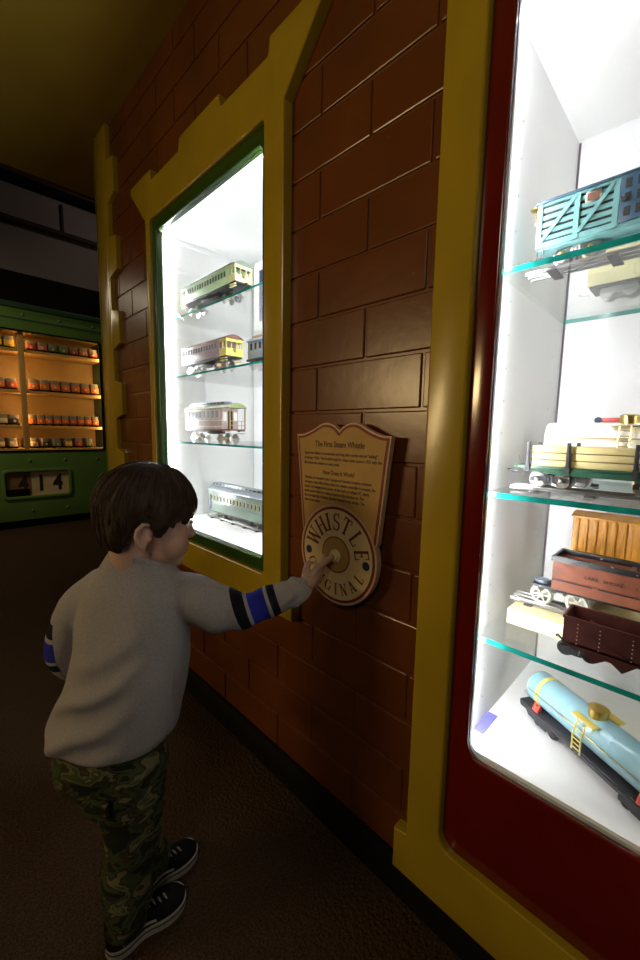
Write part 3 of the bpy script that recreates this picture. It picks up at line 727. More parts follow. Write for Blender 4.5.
# ---- passenger cars of the smaller case
def coach(name, loc, label, cfg):
    root = thing(name, label, 'toy train car', loc, RZ); c = cfg
    L = c['L']; X = L/2; W2 = c['w']; zb = c['zb']; ze = c['ze']; pm = c['body']; ex = c.get('plat', 0)
    x0, x1 = -X+ex, X-c.get('plat2', ex)       # closed part of the body
    b = MB(); b.box((-X, -W2+.002, zb-.006), (X, W2-.002, zb), c['frame'], .001)
    b.box((-X*.3, -W2*.6, zb-.020), (X*.3, W2*.6, zb-.006), c.get('gear', M['dark_iron']), .002)
    b.build('underframe', root)
    b = MB(); b.box((x0, -W2, zb), (x1, W2, ze), pm, .001)
    for s in (-1, 1):
        for z in c.get('belts', ()): b.box((x0, s*W2, z), (x1, s*(W2+.0010), z+.0022), c.get('belt', pm))
    n = c['n']; span = x1-x0-.03
    xs = [x0+.015+span*(i+.5)/n for i in range(n)]
    for s in (-1, 1): win_row(b, xs, s*W2, c['wz'][0], c['wz'][1], c['ww'], c['wf'], c['wg'], s=s)
    for s in (-1, 1):
        for xx in c.get('doors', ()): b.box((xx-.008, s*W2, zb+.004), (xx+.008, s*(W2+.0012), c['wz'][1]+.004), c.get('door', pm)); b.box((xx-.005, s*W2, c['wz'][0]), (xx+.005, s*(W2+.0016), c['wz'][1]), c['wg'])
    b.build('body', root)
    # roof
    b = MB(); k = 10; hw = W2+.003; rh = c['rh']
    b.prism([(-hw+2*hw*i/k, ze+rh*abs(math.sin(PI*i/k))**.75) for i in range(k+1)]+[(hw, ze-.002), (-hw, ze-.002)], 'x', -X-.002, X+.002, c['roof'])
    b.build('roof', root)
    if c.get('cler'):
        b = MB(); b.box((x0+.01, -W2*.45, ze+rh*.7), (x1-.01, W2*.45, ze+rh+.009), c.get('clm', c['roof']), .003)
        m = int((x1-x0)/.028)
        for s in (-1, 1):
            for i in range(m): b.box((x0+.02+.028*i, s*W2*.45, ze+rh+.000), (x0+.036+.028*i, s*(W2*.45+.0008), ze+rh+.006), M['slot'])
        b.build('clerestory', root)
    ends = [(-1, ex)] if ex else []
    if c.get('plat2', ex): ends.append((1, c.get('plat2', ex)))
    for s, e in ends:
        em = c['end']; xa = s*(X-.002)
        b = MB()
        for y in (-W2+.002, W2-.002): b.box((xa-.002, y-.002, zb), (xa+.002, y+.002, ze), em)
        if c.get('cab'):
            b.box((xa-.0015, -W2, zb), (xa+.0015, W2, zb+(ze-zb)*.42), em, .0005)
            b.box((xa-.0015, -W2, ze-.012), (xa+.0015, W2, ze), em)
            for y in (-W2*.33, W2*.33): b.box((xa-.0012, y-.0016, zb), (xa+.0012, y+.0016, ze), em)
            for yy in (-W2, W2):
                ya, yb2 = sorted((yy, yy*.96)); b.box((s*(X-e), ya, zb), (xa, yb2, zb+(ze-zb)*.42), em); b.box((s*(X-e), ya, ze-.012), (xa, yb2, ze), em)
                b.box((s*(X-e*.5)-.002, ya, zb), (s*(X-e*.5)+.002, yb2, ze), em)
            b.lathe([(.006, 0), (.007, .003), (.006, .005), (.001, .006)], (xa, 0, zb+.020), (s, 0, 0), M['brass'], 16)
        else:
            for y in (-W2+.004, -W2*.5, 0, W2*.5, W2-.004): b.cyl((xa, y, zb), (xa, y, zb+.030), .0011, em, n=6)
            for z in (zb+.014, zb+.030): b.cyl((xa, -W2+.003, z), (xa, W2-.003, z), .0012, em, n=6)
            xx = s*(X-e+.0008)
            b.box((s*(X-e), -W2*.3, zb), (xx, W2*.3, ze-.012), M['slot'])
            b.box((s*(X-e), -W2+.004, zb+.030), (xx, -W2*.45, ze-.016), M['white_en']); b.box((s*(X-e), W2*.45, zb+.030), (xx, W2-.004, ze-.016), M['white_en'])
        b.build('end_platform', root)
        for y in (-1, 1):
            q = MB()
            for i in range(2): q.box((s*(X-e+.002), y*(W2-.008), zb-.009-.008*i), (s*(X-.003), y*W2, zb-.007-.008*i), em)
            q.build('step', root)
    for sx in (-1, 1):
        truck(root, sx*c['tx'], c['tb'], c['wr'], .0175, c['tm'], c['wm'], c.get('jm'), c.get('spoke', False), 0); coupler(root, sx*X, zb-.008, M['dark_iron'], .016)
    return root
coach('toy_trolley_car', (.838, 1.425, 1.565), 'pale green toy trolley car with open yellow end on the top shelf',
      dict(L=.400, w=.036, zb=.051, ze=.108, body=M['pale_green'], frame=M['dark_iron'], wz=(.076, .094), ww=.011, n=15, wf=M['pale_green'], wg=M['slot'], rh=.012, roof=M['sage'], plat=.040, end=M['cream_en'], cab=True, belts=(.070, .098), belt=M['pale_green'], cler=True, tx=.125, tb=.024, wr=.0150, tm=M['dark_iron'], wm=M['nickel']))
coach('toy_trolley_car', (.838, 1.458, 1.326), 'mauve toy trolley car with brown roof and yellow framed end window on second shelf',
      dict(L=.345, w=.036, zb=.048, ze=.110, body=M['lavender'], frame=M['dark_iron'], wz=(.080, .097), ww=.0095, n=13, wf=M['lavender'], wg=M['slot'], rh=.014, roof=M['brown_en'], plat=.046, plat2=.0, end=M['yel_en'], cab=True, belts=(.075,), doors=(.155,), door=M['brown_en'], cler=False, tx=.105, tb=.026, wr=.0185, tm=M['nickel'], wm=M['nickel'], jm=M['rust']))
def steeple(loc, label):
    root = thing('toy_locomotive', label, 'toy train engine', loc, RZ); X = .11; W2 = .032
    b = MB(); b.box((-X, -W2, .030), (X, W2, .037), M['dark_iron'], .001); b.build('underframe', root)
    b = MB(); b.box((-X+.006, -W2+.002, .037), (X-.006, W2-.002, .098), M['steel_blue'], .002)
    for s in (-1, 1):
        win_row(b, [X-.030-.026*i for i in range(7)], s*(W2-.002), .068, .090, .013, M['silver'], M['slot'], s=s)
        b.box((-X+.006, s*(W2-.002), .060), (X-.006, s*(W2-.0005), .063), M['silver'])
    b.box((X-.006, -.02, .06), (X-.005, .02, .09), M['slot']); b.build('body', root)
    b = MB(); b.prism([(-W2-.002, .098), (W2+.002, .098), (W2*.6, .112), (-W2*.6, .112)], 'x', -X, X, M['steel_blue']); b.box((-X+.02, -W2*.5, .111), (X-.012, W2*.5, .123), M['tan_roof'], .003); b.build('roof', root)
    for sx in (-1, 1): truck(root, sx*.065, .023, .016, .0175, M['brown_en'], M['rust']); coupler(root, sx*X, .030, M['dark_iron'], .014)
    return root
steeple((.905, 1.152, 1.326), 'steel blue toy engine with a tan roof at the right of second shelf')
coach('toy_passenger_car', (.838, 1.439, 1.051), 'plum and white toy passenger car with olive roofed open platform on the third shelf',
      dict(L=.345, w=.035, zb=.056, ze=.136, body=M['plum'], frame=M['brown_en'], wz=(.098, .126), ww=.019, n=8, wf=M['white_en'], wg=M['steel_blue'], rh=.016, roof=M['olive_en'], plat=.052, plat2=0, end=M['brass'], belts=(.064, .088), belt=M['white_en'], cler=True, clm=M['silver'], tx=.105, tb=.028, wr=.0185, tm=M['nickel'], wm=M['nickel'], jm=M['brass'], spoke=True))
coach('toy_passenger_car', (.938, 1.370, .7055+TH), 'grey green toy passenger car with silver roof on the case floor',
      dict(L=.460, w=.036, zb=.030, ze=.125, body=M['sage'], frame=M['dark_iron'], wz=(.078, .100), ww=.0095, n=17, wf=M['cream_en'], wg=M['slot'], rh=.020, roof=M['silver'], plat=.0, end=M['brass'], belts=(.070, .107), belt=M['silver'], doors=(.214, -.214), door=M['navy'], cler=True, clm=M['silver'], tx=.150, tb=.026, wr=.0125, tm=M['dark_iron'], wm=M['dark_iron'], jm=M['brass']))
track('toy track on the case floor under the grey green passenger car', (.938, 1.34, .7055), RZ, .60)
# small framed card at the back right of the top shelf
b = MB(); b.box((1.135, 1.47, 1.5655), (1.150, 1.575, 1.86), M['white_en'], .002); pc = b.build('picture_card'); tag(pc, 'upright white card with a blue panel behind the pale green trolley', 'card')
b = MB(); b.box((1.1335, 1.478, 1.60), (1.1352, 1.535, 1.82), M['navy']); b.build('blue_panel', pc)

# ------------------------------------------------------------------ whistle sign
FX = .704                                   # its face
sign = thing('whistle_sign', 'tan shield shaped sign with a round push button and red lettering on the brick wall', 'sign', (0, 0, 0))
SC = (.637, .803); SR = .125
def spline(pts, k=6):
    out = []
    for i in range(len(pts)-1):
        a, b_, c, d = (Vector(pts[max(i-1, 0)]), Vector(pts[i]), Vector(pts[i+1]), Vector(pts[min(i+2, len(pts)-1)]))
        for j in range(k):
            t = j/k; out.append(tuple(.5*((2*b_)+(c-a)*t+(2*a-5*b_+4*c-d)*t*t+(3*b_-a-3*c+d)*t**3)))
    out.append(tuple(pts[-1])); return out
def sgn(u, v): return (SC[0]-u, v)          # u to the right as the viewer sees it
lobe = spline([(.150, 1.096), (.124, 1.097), (.090, 1.108), (.060, 1.122), (.035, 1.124), (.014, 1.117), (0, 1.106)])
right_side = spline([(.122, .845), (.128, .90), (.135, .96), (.142, 1.03), (.150, 1.096)])
ang = math.atan2(.845-SC[1], .122)
arc = [(SR*1.0*math.cos(ang-a), SC[1]+SR*1.0*math.sin(ang-a)) for a in [i*(PI+2*ang)/40 for i in range(41)]]   # clockwise under the circle
halfR = arc[:21][::-1]
pr_ = halfR+right_side[1:]+lobe[1:]          # bottom centre -> up the right -> top dip
full = pr_+[(-u, v) for u, v in pr_[::-1][1:-1]]
ccw = [sgn(u, v) for u, v in full]           # mirrored to world (y,z)
def area(p): return sum(p[i-1][0]*p[i][1]-p[i][0]*p[i-1][1] for i in range(len(p)))
if area(ccw) < 0: ccw = ccw[::-1]
b = MB(); b.prism(ccw, 'x', FX+.014, FX, M['sign_edge'], .0015)
b.build('board', sign)
b = MB(); b.prism(inset(ccw, .0045), 'x', FX, FX-.0006, M['sign_red']); b.prism(inset(ccw, .0105), 'x', FX, FX-.0011, M['sign_tan']); b.build('panel', sign)
def disc(b, r, x0, x1, m, c=SC, r2=0, n=56):
    o = [(c[0]+r*math.cos(2*PI*i/n), c[1]+r*math.sin(2*PI*i/n)) for i in range(n)]
    b.prism(o, 'x', x0, x1, m)
b = MB(); disc(b, SR, FX+.010, FX-.0016, M['sign_edge']); disc(b, SR-.006, FX, FX-.0021, M['sign_red']); disc(b, SR-.0125, FX, FX-.0026, M['sign_cream'])
disc(b, .0455, FX, FX-.0030, M['sign_red']); disc(b, .0425, FX, FX-.0034, M['sign_tan'])
for u in (-.0945, .0945): disc(b, .0105, FX, FX-.0031, M['navy'], (SC[0]-u, SC[1]-.006))
b.build('roundel', sign)
b = MB(); b.lathe([(.017, 0), (.017, .003), (.0155, .005), (.0155, .004), (.0125, .004), (.0125, .009), (.011, .0105), (.001, .011)], (FX-.0034, SC[0], SC[1]-.003), (-1, 0, 0), M['button'], 28); b.build('push_button', sign)
for y, z in ((SC[0]-.08, 1.05), (SC[0]+.08, 1.05), (SC[0], .75)):
    b = MB(); b.cyl((FX+.013, y, z), (WX+.002, y, z), .008, M['black']); b.build('standoff', sign)
# serif capitals as strokes: (x0,y0,x1,y1,width) in a unit box, w = advance width
def st(x0, y0, x1, y1, w): return ('s', x0, y0, x1, y1, w)
def arcs(cx, cy, rx, ry, a0, a1, w0, w1): return ('a', cx, cy, rx, ry, a0, a1, w0, w1)
sf = lambda x, y, w=.30: ('b', x-w/2, y-.035, x+w/2, y+.035)
G = {
 'W': (1.15, [st(.12, 1, .36, 0, .17), st(.36, 0, .575, .95, .07), st(.52, .95, .80, 0, .17), st(.80, 0, 1.03, 1, .07), sf(.12, .97), sf(.55, .97, .22), sf(1.03, .97)]),
 'H': (.86, [st(.17, 0, .17, 1, .17), st(.69, 0, .69, 1, .17), st(.17, .52, .69, .52, .07), sf(.17, .03), sf(.17, .97), sf(.69, .03), sf(.69, .97)]),
 'I': (.42, [st(.21, 0, .21, 1, .17), sf(.21, .03), sf(.21, .97)]),
 'S': (.66, [arcs(.33, .74, .22, .22, 20, 270, .07, .15), arcs(.33, .26, .24, .24, 90, -160, .15, .07), st(.53, .72, .55, 1, .06), st(.11, 0, .11, .28, .06)]),
 'T': (.78, [st(.39, 0, .39, 1, .17), st(.06, .965, .72, .965, .07), st(.07, .75, .07, .99, .06), st(.71, .75, .71, .99, .06), sf(.39, .03)]),
 'L': (.70, [st(.18, 0, .18, 1, .17), st(.10, .035, .64, .035, .07), st(.63, .01, .63, .28, .06), sf(.18, .97)]),
 'E': (.74, [st(.18, 0, .18, 1, .17), st(.10, .035, .66, .035, .07), st(.10, .965, .64, .965, .07), st(.20, .52, .46, .52, .07), st(.65, .01, .65, .27, .06), st(.63, .75, .63, .99, .06), st(.46, .40, .46, .64, .06), ]),
 'O': (.90, [arcs(.45, .5, .34, .46, 90, 270, .06, .06), arcs(.45, .5, .36, .46, -90, 90, .06, .06), arcs(.45, .5, .33, .43, 130, 230, .17, .17), arcs(.45, .5, .33, .43, -50, 50, .17, .17)]),
 'R': (.84, [st(.18, 0, .18, 1, .17), arcs(.42, .75, .24, .22, -90, 90, .13, .13), st(.18, .965, .44, .965, .07), st(.18, .53, .44, .53, .07), st(.44, .53, .74, 0, .16), sf(.18, .03), sf(.78, .03, .2)]),
 'G': (.92, [arcs(.46, .5, .36, .45, 35, 325, .10, .10), arcs(.46, .5, .34, .42, 130, 230, .17, .17), st(.76, .05, .76, .45, .15), sf(.76, .45), st(.78, .72, .78, .98, .06)]),
 'N': (.92, [st(.15, 0, .15, 1, .07), st(.15, 1, .76, 0, .18), st(.76, 0, .76, 1, .07), sf(.15, .03), sf(.12, .97, .26), sf(.76, .97)]),
 'A': (.88, [st(.42, 1, .13, 0, .07), st(.42, 1, .74, 0, .18), st(.25, .32, .60, .32, .07), sf(.13, .03), sf(.75, .03, .32)]),
}
def glyph(ch):
    w, items = G[ch]; quads = []
    for it in items:
        if it[0] == 's':
            _, x0, y0, x1, y1, t = it; d = Vector((x1-x0, y1-y0)).normalized(); n = Vector((-d.y, d.x))*t/2
            if abs(d.y) > .5: n = Vector((t/2/abs(d.y), 0))*(-1 if d.y > 0 else 1)
            quads.append([(x0+n.x, y0+n.y), (x0-n.x, y0-n.y), (x1-n.x, y1-n.y), (x1+n.x, y1+n.y)])
        elif it[0] == 'b': _, x0, y0, x1, y1 = it; quads.append([(x0, y0), (x1, y0), (x1, y1), (x0, y1)])
        else:
            _, cx, cy, rx, ry, a0, a1, w0, w1 = it; k = 12
            for i in range(k):
                q = []
                for j, sg_ in ((i, 1), (i, -1), (i+1, -1), (i+1, 1)):
                    a = R(a0+(a1-a0)*j/k); t = (w0+(w1-w0)*j/k)/2
                    q.append((cx+(rx+sg_*t)*math.cos(a), cy+(ry+sg_*t*.75)*math.sin(a)))
                quads.append(q)
    return w, quads
def ring_text(txt, r0, h, a0, a1, wscale, inward, m, name, angs=None):
    b = MB()
    for i, ch in enumerate(txt):
        w, quads = glyph(ch); a = R(a0+(a1-a0)*i/(len(txt)-1)) if angs is None else R(angs[i])
        rd = Vector((math.cos(a), math.sin(a))); tg = Vector((rd.y, -rd.x)) if not inward else Vector((-rd.y, rd.x))
        up = rd if not inward else -rd; base = rd*(r0 if not inward else r0+h)
        for q in quads:
            vs = []
            for x in (FX-.0022, FX-.0032):
                for u, v in q:
                    p = base+tg*((u-w/2)*h*wscale)+up*(v*h); vs.append((x, SC[0]-p.x, SC[1]+p.y))
            b.add(vs, [(0, 1, 2, 3), (7, 6, 5, 4), (0, 4, 5, 1), (1, 5, 6, 2), (2, 6, 7, 3), (3, 7, 4, 0)], m)
    return b.build(name, sign, smooth=0)
ring_text('WHISTLE', .061, .043, 158, 10, .84, False, M['sign_red'], 'lettering', [157, 129, 109, 90, 67, 40, 12])
ring_text('ORIGINAL', .072, .028, 202, 334, .85, True, M['sign_red'], 'lettering', [202, 222, 238, 254, 272, 289, 309, 331])

def text(parent, name, s_, size, m, place, sx=1., bold=0., shear=0., align='LEFT', ls=1.):
    cu = bpy.data.curves.new(name, 'FONT'); cu.body = s_; cu.size = size; cu.align_x = align; cu.extrude = .0002; cu.offset = bold; cu.shear = shear; cu.space_line = ls
    o = bpy.data.objects.new(name, cu); COL.objects.link(o)
    bpy.context.view_layer.update()
    me = bpy.data.meshes.new_from_object(o.evaluated_get(bpy.context.evaluated_depsgraph_get()))
    bpy.data.objects.remove(o)
    for v in me.vertices: v.co = place(v.co.x*sx, v.co.y, v.co.z)
    me.materials.clear(); me.materials.append(m); me.name = name
    q = bpy.data.objects.new(name, me); COL.objects.link(q); q.parent = parent; return q
def on_sign(u0, z0): return lambda x, y, z: (FX-.0014-z, SC[0]-u0-x, z0+y)
text(sign, 'heading', 'The First Steam Whistle', .0200, M['sign_ink'], on_sign(0, 1.066), .80, .0003, 0, 'CENTER')
text(sign, 'heading', 'How Does It Work?', .0155, M['sign_ink'], on_sign(0, .998), .80, .0002, 0, 'CENTER')
text(sign, 'paragraph', 'Sound was added to locomotives not long after movies started "talking"\nin the late 1920s. The breakthrough for steam trains came in 1935 with the\nfirst electronic whistle on every train.', .0103, M['sign_ink'], on_sign(-.118, 1.046), .78, .00012, ls=1.22)
text(sign, 'paragraph', 'Whistles are housed in the O gauge and Standard tenders, activated\nthrough a relay. Most times, when the whistle controller is pressed, the\nbutton, by changing from power of the track to voltage DC, starts\nsmall motor inside to create pressure in the chamber air. The\nair is sounded by a whistle chamber housed in the tender. The\ntone is one steam.', .0101, M['sign_ink'], on_sign(-.116, .983), .78, .00012, ls=1.15)

for rt, X_, W_ in LETTERED:
    for tx, x0 in (('LAKE', .109), ('SHORE', .078)):
        text(rt, 'lettering', tx, .0088, M['dark_iron'], (lambda x0: lambda x, y, z: (x0-x, W_*1.003+.0004+z, .0800+y))(x0), 1.15, .0001)
    text(rt, 'lettering', '13', .0110, M['dark_iron'], lambda x, y, z: (.030-x, W_*1.003+.0004+z, .0790+y), 1.1, .0001)

# ------------------------------------------------------------------ green cabinet in the hall
MY = 5.30
cab = thing('display_cabinet', 'green riveted display cabinet of small toy engines across the hall', 'display cabinet')
xr, xl, wt, wb, xw, xwl = 1.64, -1.6, 2.105, .845, 1.585, -1.5
g = M['mach_green']
b = MB(); b.box((xl, MY, wt), (xr, MY+.06, 2.33), g, .006); b.box((xl, MY-.012, 2.22), (xr, MY, 2.232), M['mach_dark']); b.build('top_rail', cab)
b = MB(); b.box((xl, MY-.035, 2.33), (xr+.02, MY+.5, 2.385), M['mach_dark'], .008); b.build('cornice', cab)
b = MB(); b.frame([(xl, .087), (xr, .087), (xr, wb), (xl, wb)], [(.600, .345), (1.195, .345), (1.195, .622), (.600, .622)], 'y', MY+.06, MY, g, .004); b.build('lower_panel', cab)
b = MB(); b.box((xw, MY, wb), (xr, MY+.06, wt), M['mach_dark'], .005); b.build('stile', cab)
b = MB(); b.box((xl, MY, wb), (xwl, MY+.06, wt), M['mach_dark'], .005); b.build('stile', cab)
b = MB(); b.frame(rrect(xwl-.005, wb-.012, xw+.005, wt+.012, .03), rrect(xwl+.012, wb+.006, xw-.012, wt-.006, .02), 'y', MY+.005, MY-.010, M['black'], .003); b.build('window_gasket', cab)
b = MB(); b.box((xr-.015, MY+.06, .087), (xr, MY+.5, 2.33), M['mach_dark']); b.build('side_panel', cab)
b = MB(); b.box((xl, MY+.04, 0), (xr-.02, MY+.48, .087), M['black']); b.build('toe_kick', cab)
b = MB(); b.box((xl, MY+.47, .087), (xr-.015, MY+.50, 2.33), M['tan_wood']); b.build('back_panel', cab)
b = MB(); b.box((xl, MY+.06, .80), (xr-.015, MY+.47, .866), M['tan_wood']); b.build('shelf_board', cab)
b = MB(); b.box((xl, MY+.06, 2.13), (xr-.015, MY+.47, 2.16), M['tan_wood']); b.build('cabinet_ceiling', cab)
for z in (1.935, 1.50, 1.12):
    b = MB(); b.box((xl, MY+.10, z-.032), (xr-.015, MY+.47, z), M['tan_wood'], .003); b.build('shelf_board', cab)
for x in (.83, -.30):
    b = MB(); b.box((x-.026, MY+.068, .866), (x+.026, MY+.098, 2.13), M['tan_wood'], .003); b.build('post', cab)
    for z in (1.935, 1.50):
        b = MB(); b.tube([(x+.03, MY+.44, z-.035), (x+.12, MY+.44, z-.20)], .010, M['tan_wood'], 6); b.build('bracket', cab)
b = MB(); b.box((xwl, MY+.012, wb), (xw, MY+.018, wt), M['glass']); b.build('glass_pane', cab, smooth=0)
rm = MB(); rm.lathe([(.016, 0), (.0155, .004), (.011, .009), (.004, .011), (.0005, .0113)], (0, 0, 0), (0, -1, 0), g, 12); rme = rm.mesh('rivet')
for i in range(9):
    x = 1.52-.335*i
    for z in (.738, .185): inst('rivet', rme, cab, (x-.02, MY, z))
    inst('rivet', rme, cab, (x, MY, 2.275))
b = MB(); b.tube([(1.60+.10*math.cos(R(100+10*i)), MY-.002, .47+.10*math.sin(R(100+10*i))) for i in range(17)], .006, g, 6); b.tube([(1.60+.07*math.cos(R(100+10*i)), MY-.002, .47+.07*math.sin(R(100+10*i))) for i in range(17)], .005, g, 6); b.build('embossed_ring', cab)
b = MB(); b.frame(rrect(.575, .320, 1.220, .647, .05), rrect(.605, .350, 1.190, .617, .035), 'y', MY+.03, MY-.018, g, .006); nf = b.build('number_frame', cab)
b = MB(); b.box((.59, MY+.025, .335), (1.205, MY+.035, .632), M['plate']); b.box((.59, MY+.022, .335), (.835, MY+.026, .632), M['plate_brown']); b.box((.60, MY+.020, .348), (.82, MY+.023, .43), M['black']); b.build('number_card', nf)
def on_cab(x0, z0): return lambda x, y, z: (x0+x, MY+.021-z, z0+y)
for ch, x, sz in (('4', .765, .24), ('1', .925, .24), ('4', 1.085, .24)):
    text(nf, 'digit', ch, sz, M['sign_ink'], on_cab(x, .405), .75, .008, 0, 'CENTER')
lm = emission('warm_tube', (1.0, .60, .22), 24)
for x, y in ((1.605, .082), (.835, .112), (-.295, .112)):
    b = MB(); b.cyl((x, MY+y, .90), (x, MY+y, 2.10), .011, lm, n=10); b.build('lamp_tube', cab)

E_M = {}
def tm(n, c):
    if n not in E_M: E_M[n] = mat('toy_'+n, c, .4, var=.1)
    return E_M[n]
def mini(name, front, body, h, w):
    root = thing(name, '-', 'toy train car')
    b = MB(); b.box((-w*.42, .0, .018), (w*.42, 20*.01, h*1.55), body, .008); b.build('body', root)
    b = MB(); b.box((-w*.44, -.012, .022), (w*.44, 0, h), front, .006); b.lathe([(w*.14, 0), (w*.13, .005), (w*.03, .007)], (0, -.012, h*.62), (0, -1, 0), tm('lamp', (.60, .50, .34)), 12); b.build('front', root)
    b = MB(); b.box((-w*.36, -.006, .006), (w*.36, .19, .020), M['black'])
    for s in (-1, 1): b.cyl((s*w*.36, -.002, .014), (s*w*.36, .014, .014), .014, M['black'], n=10)
    b.build('undercarriage', root)
    return root
protos = {}
GREY = tm('grey', (.20, .17, .13))
cols = dict(orange=(.62, .14, .02), red=(.45, .05, .02), yellow=(.70, .42, .03), green=(.13, .19, .05), pink=(.48, .16, .10), white=(.58, .47, .28), dark=(.06, .05, .035), cream=(.62, .48, .18))
ordn = ['first', 'second', 'third', 'fourth', 'fifth', 'sixth', 'seventh', 'eighth', 'ninth', 'tenth', 'eleventh']
def mini_at(colr, x, y, z, w, h, rz, label, group):
    k = (colr, round(w, 3), round(h, 3))
    if k not in protos:
        o = mini('toy_engine', tm(colr, cols[colr]), GREY, h, w); protos[k] = o
    else: o = copy_tree(protos[k])
    o.location = (x, y, z); o.rotation_euler = (0, 0, rz); o['label'] = label; o['group'] = group
rows = [('top shelf', 1.935, .935, ['red', 'pink', 'green', 'green', 'red', 'pink', 'red'], .098, .070), ('middle shelf', 1.50, .935, ['orange']*7, .098, .088), ('lower shelf', 1.12, .900, ['orange']*9, .076, .080)]
for nm, z, x0, cs, w, h in rows:
    for i, c in enumerate(cs):
        mini_at(c, x0+i*(w+.004), MY+.14, z, w, h, 0, f'{ordn[i]} toy engine right of the post on the {nm}, {c} front', f'toy engines on the {nm} right of the post')
rowsL = [('top shelf', 1.935, ['yellow']*4, .10, .085), ('middle shelf', 1.50, ['red', 'orange', 'orange', 'yellow'], .10, .080), ('lower shelf', 1.12, ['dark', 'white', 'dark', 'white'], .10, .075)]
for nm, z, cs, w, h in rowsL:
    for i, c in enumerate(cs):
        mini_at(c, .740-i*(w+.004), MY+.14, z, w, h, 0, f'{ordn[i]} toy engine left of the post on the {nm}, {c} front', f'toy engines on the {nm} left of the post')
bot = [(.50, 'cream', .12), (.61, 'cream', .12), (.72, 'white', .12), (.91, 'white', .24), (1.02, 'dark', .24), (1.13, 'green', .24), (1.245, 'yellow', .12), (1.355, 'red', .12), (1.465, 'green', .12)]
for i, (x, c, rz) in enumerate(bot):
    mini_at(c, x, MY+.16, .866, .082, .075, rz, f'{ordn[i]} jumbled toy engine from the left on the cabinet floor, {c} front', 'jumbled toy engines on the cabinet floor')

# ------------------------------------------------------------------ the boy
def remesh(b, name, voxel, smooth=3, parent=None, mat_=None):
    tmp = bpy.data.objects.new('tmp', b.mesh('tmp', smooth=0)); COL.objects.link(tmp)
    md = tmp.modifiers.new('r', 'REMESH'); md.mode = 'VOXEL'; md.voxel_size = voxel
    if smooth:
        ms = tmp.modifiers.new('s', 'SMOOTH'); ms.factor = .5; ms.iterations = smooth
    bpy.context.view_layer.update()
    me = bpy.data.meshes.new_from_object(tmp.evaluated_get(bpy.context.evaluated_depsgraph_get()))
    bpy.data.objects.remove(tmp)
    me.name = name; me.materials.clear()
    if mat_: me.materials.append(mat_)
    me.polygons.foreach_set('use_smooth', [True]*len(me.polygons))
    o = bpy.data.objects.new(name, me); COL.objects.link(o)
    if parent: o.parent = parent
    return o
def skin_mat():
    m = mat('skin', (.47, .285, .205), .5, spec=.35, var=.06, vscale=14, bump=.04, bscale=300)
    b = m.node_tree.nodes['Principled BSDF']
    b.inputs['Subsurface Weight'].default_value = .12; b.inputs['Subsurface Radius'].default_value = (.01, .004, .002); b.inputs['Subsurface Scale'].default_value = .5
    return m
M['skin'] = skin_mat()
YAWT = R(54)                                    # the way the chest faces, from +y towards +x
def frame_of(yaw): return Vector((math.sin(yaw), math.cos(yaw), 0)), Vector((math.cos(yaw), -math.sin(yaw), 0)), Vector((0, 0, 1))
TF, TR, UP = frame_of(YAWT)
NECK = Vector((.304, .838, .796)); PELV = Vector((.250, .884, .400))
SH_R = Vector((.384, .735, .748)); EL_R = Vector((.480, .702, .708)); WR_R = Vector((.588, .630, .751))
SH_L = Vector((.244, .940, .754)); EL_L = Vector((.200, .990, .600)); WR_L = Vector((.275, 1.010, .475))
# head frame
HC = Vector((.323, .820, .912)); HYAW = R(104); HS = 1.05
HF, HR, HU = frame_of(HYAW)
tilt = R(-11); HF, HU = (HF*math.cos(tilt)+HU*math.sin(tilt)), (HU*math.cos(tilt)-HF*math.sin(tilt))
def hp(f, r, u): return HC+(HF*f+HR*r+HU*u)*HS
HA = (HF*HS, HR*HS, HU*HS)
body = MB(); sk = M['skin']
# cranium, face, jaw, cheeks, brow, nose, lips, chin
body.ell(hp(-.008, 0, .028), (.080, .069, .074), sk, HA, 28, 20)
body.ell(hp(.020, 0, -.010), (.060, .058, .074), sk, HA, 24, 18)
body.ell(hp(.022, 0, -.046), (.052, .050, .044), sk, HA, 24, 18)
for s in (-1, 1): body.ell(hp(.046, s*.028, -.037), (.032, .029, .031), sk, HA)
body.ell(hp(.062, 0, -.074), (.019, .020, .015), sk, HA)
body.ell(hp(.058, 0, .036), (.026, .050, .030), sk, HA)
body.limb([hp(.073, 0, .010), hp(.081, 0, -.006), hp(.087, 0, -.019)], [.007, .0075, .0085], sk, 12)
for s in (-1, 1): body.ell(hp(.082, s*.009, -.021), (.009, .006, .006), sk, HA, 12, 8)
body.ell(hp(.073, 0, -.041), (.011, .017, .0055), sk, HA, 16, 10)
body.ell(hp(.070, 0, -.051), (.0105, .014, .0060), sk, HA, 16, 10)
for s in (-1, 1):                               # ears: concha, curved rim, lobe
    e0 = lambda f, u, r=.070: hp(-.014+f*.92, s*(r+.0005), -.017+u*.86)
    body.ell(e0(-.002, 0, .068), (.013, .007, .021), sk, HA, 16, 12)
    body.tube([e0(.012, .004, .067), e0(.013, .017, .070), e0(.004, .027, .074), e0(-.008, .027, .078), e0(-.016, .016, .080), e0(-.017, .001, .079), e0(-.012, -.013, .076), e0(-.004, -.023, .073)], [.0035, .004, .0042, .0045, .0045, .0042, .004, .004], sk, 10)
    body.ell(e0(-.001, -.023, .071), (.0065, .0045, .0075), sk, HA, 12, 8)
    body.ell(e0(.011, -.004, .068), (.004, .004, .006), sk, HA, 10, 8)
body.limb([hp(-.020, 0, -.030), hp(-.018, 0, -.075), NECK+Vector((.012, -.006, -.03))], [.046, .0415, .048], sk, 20)
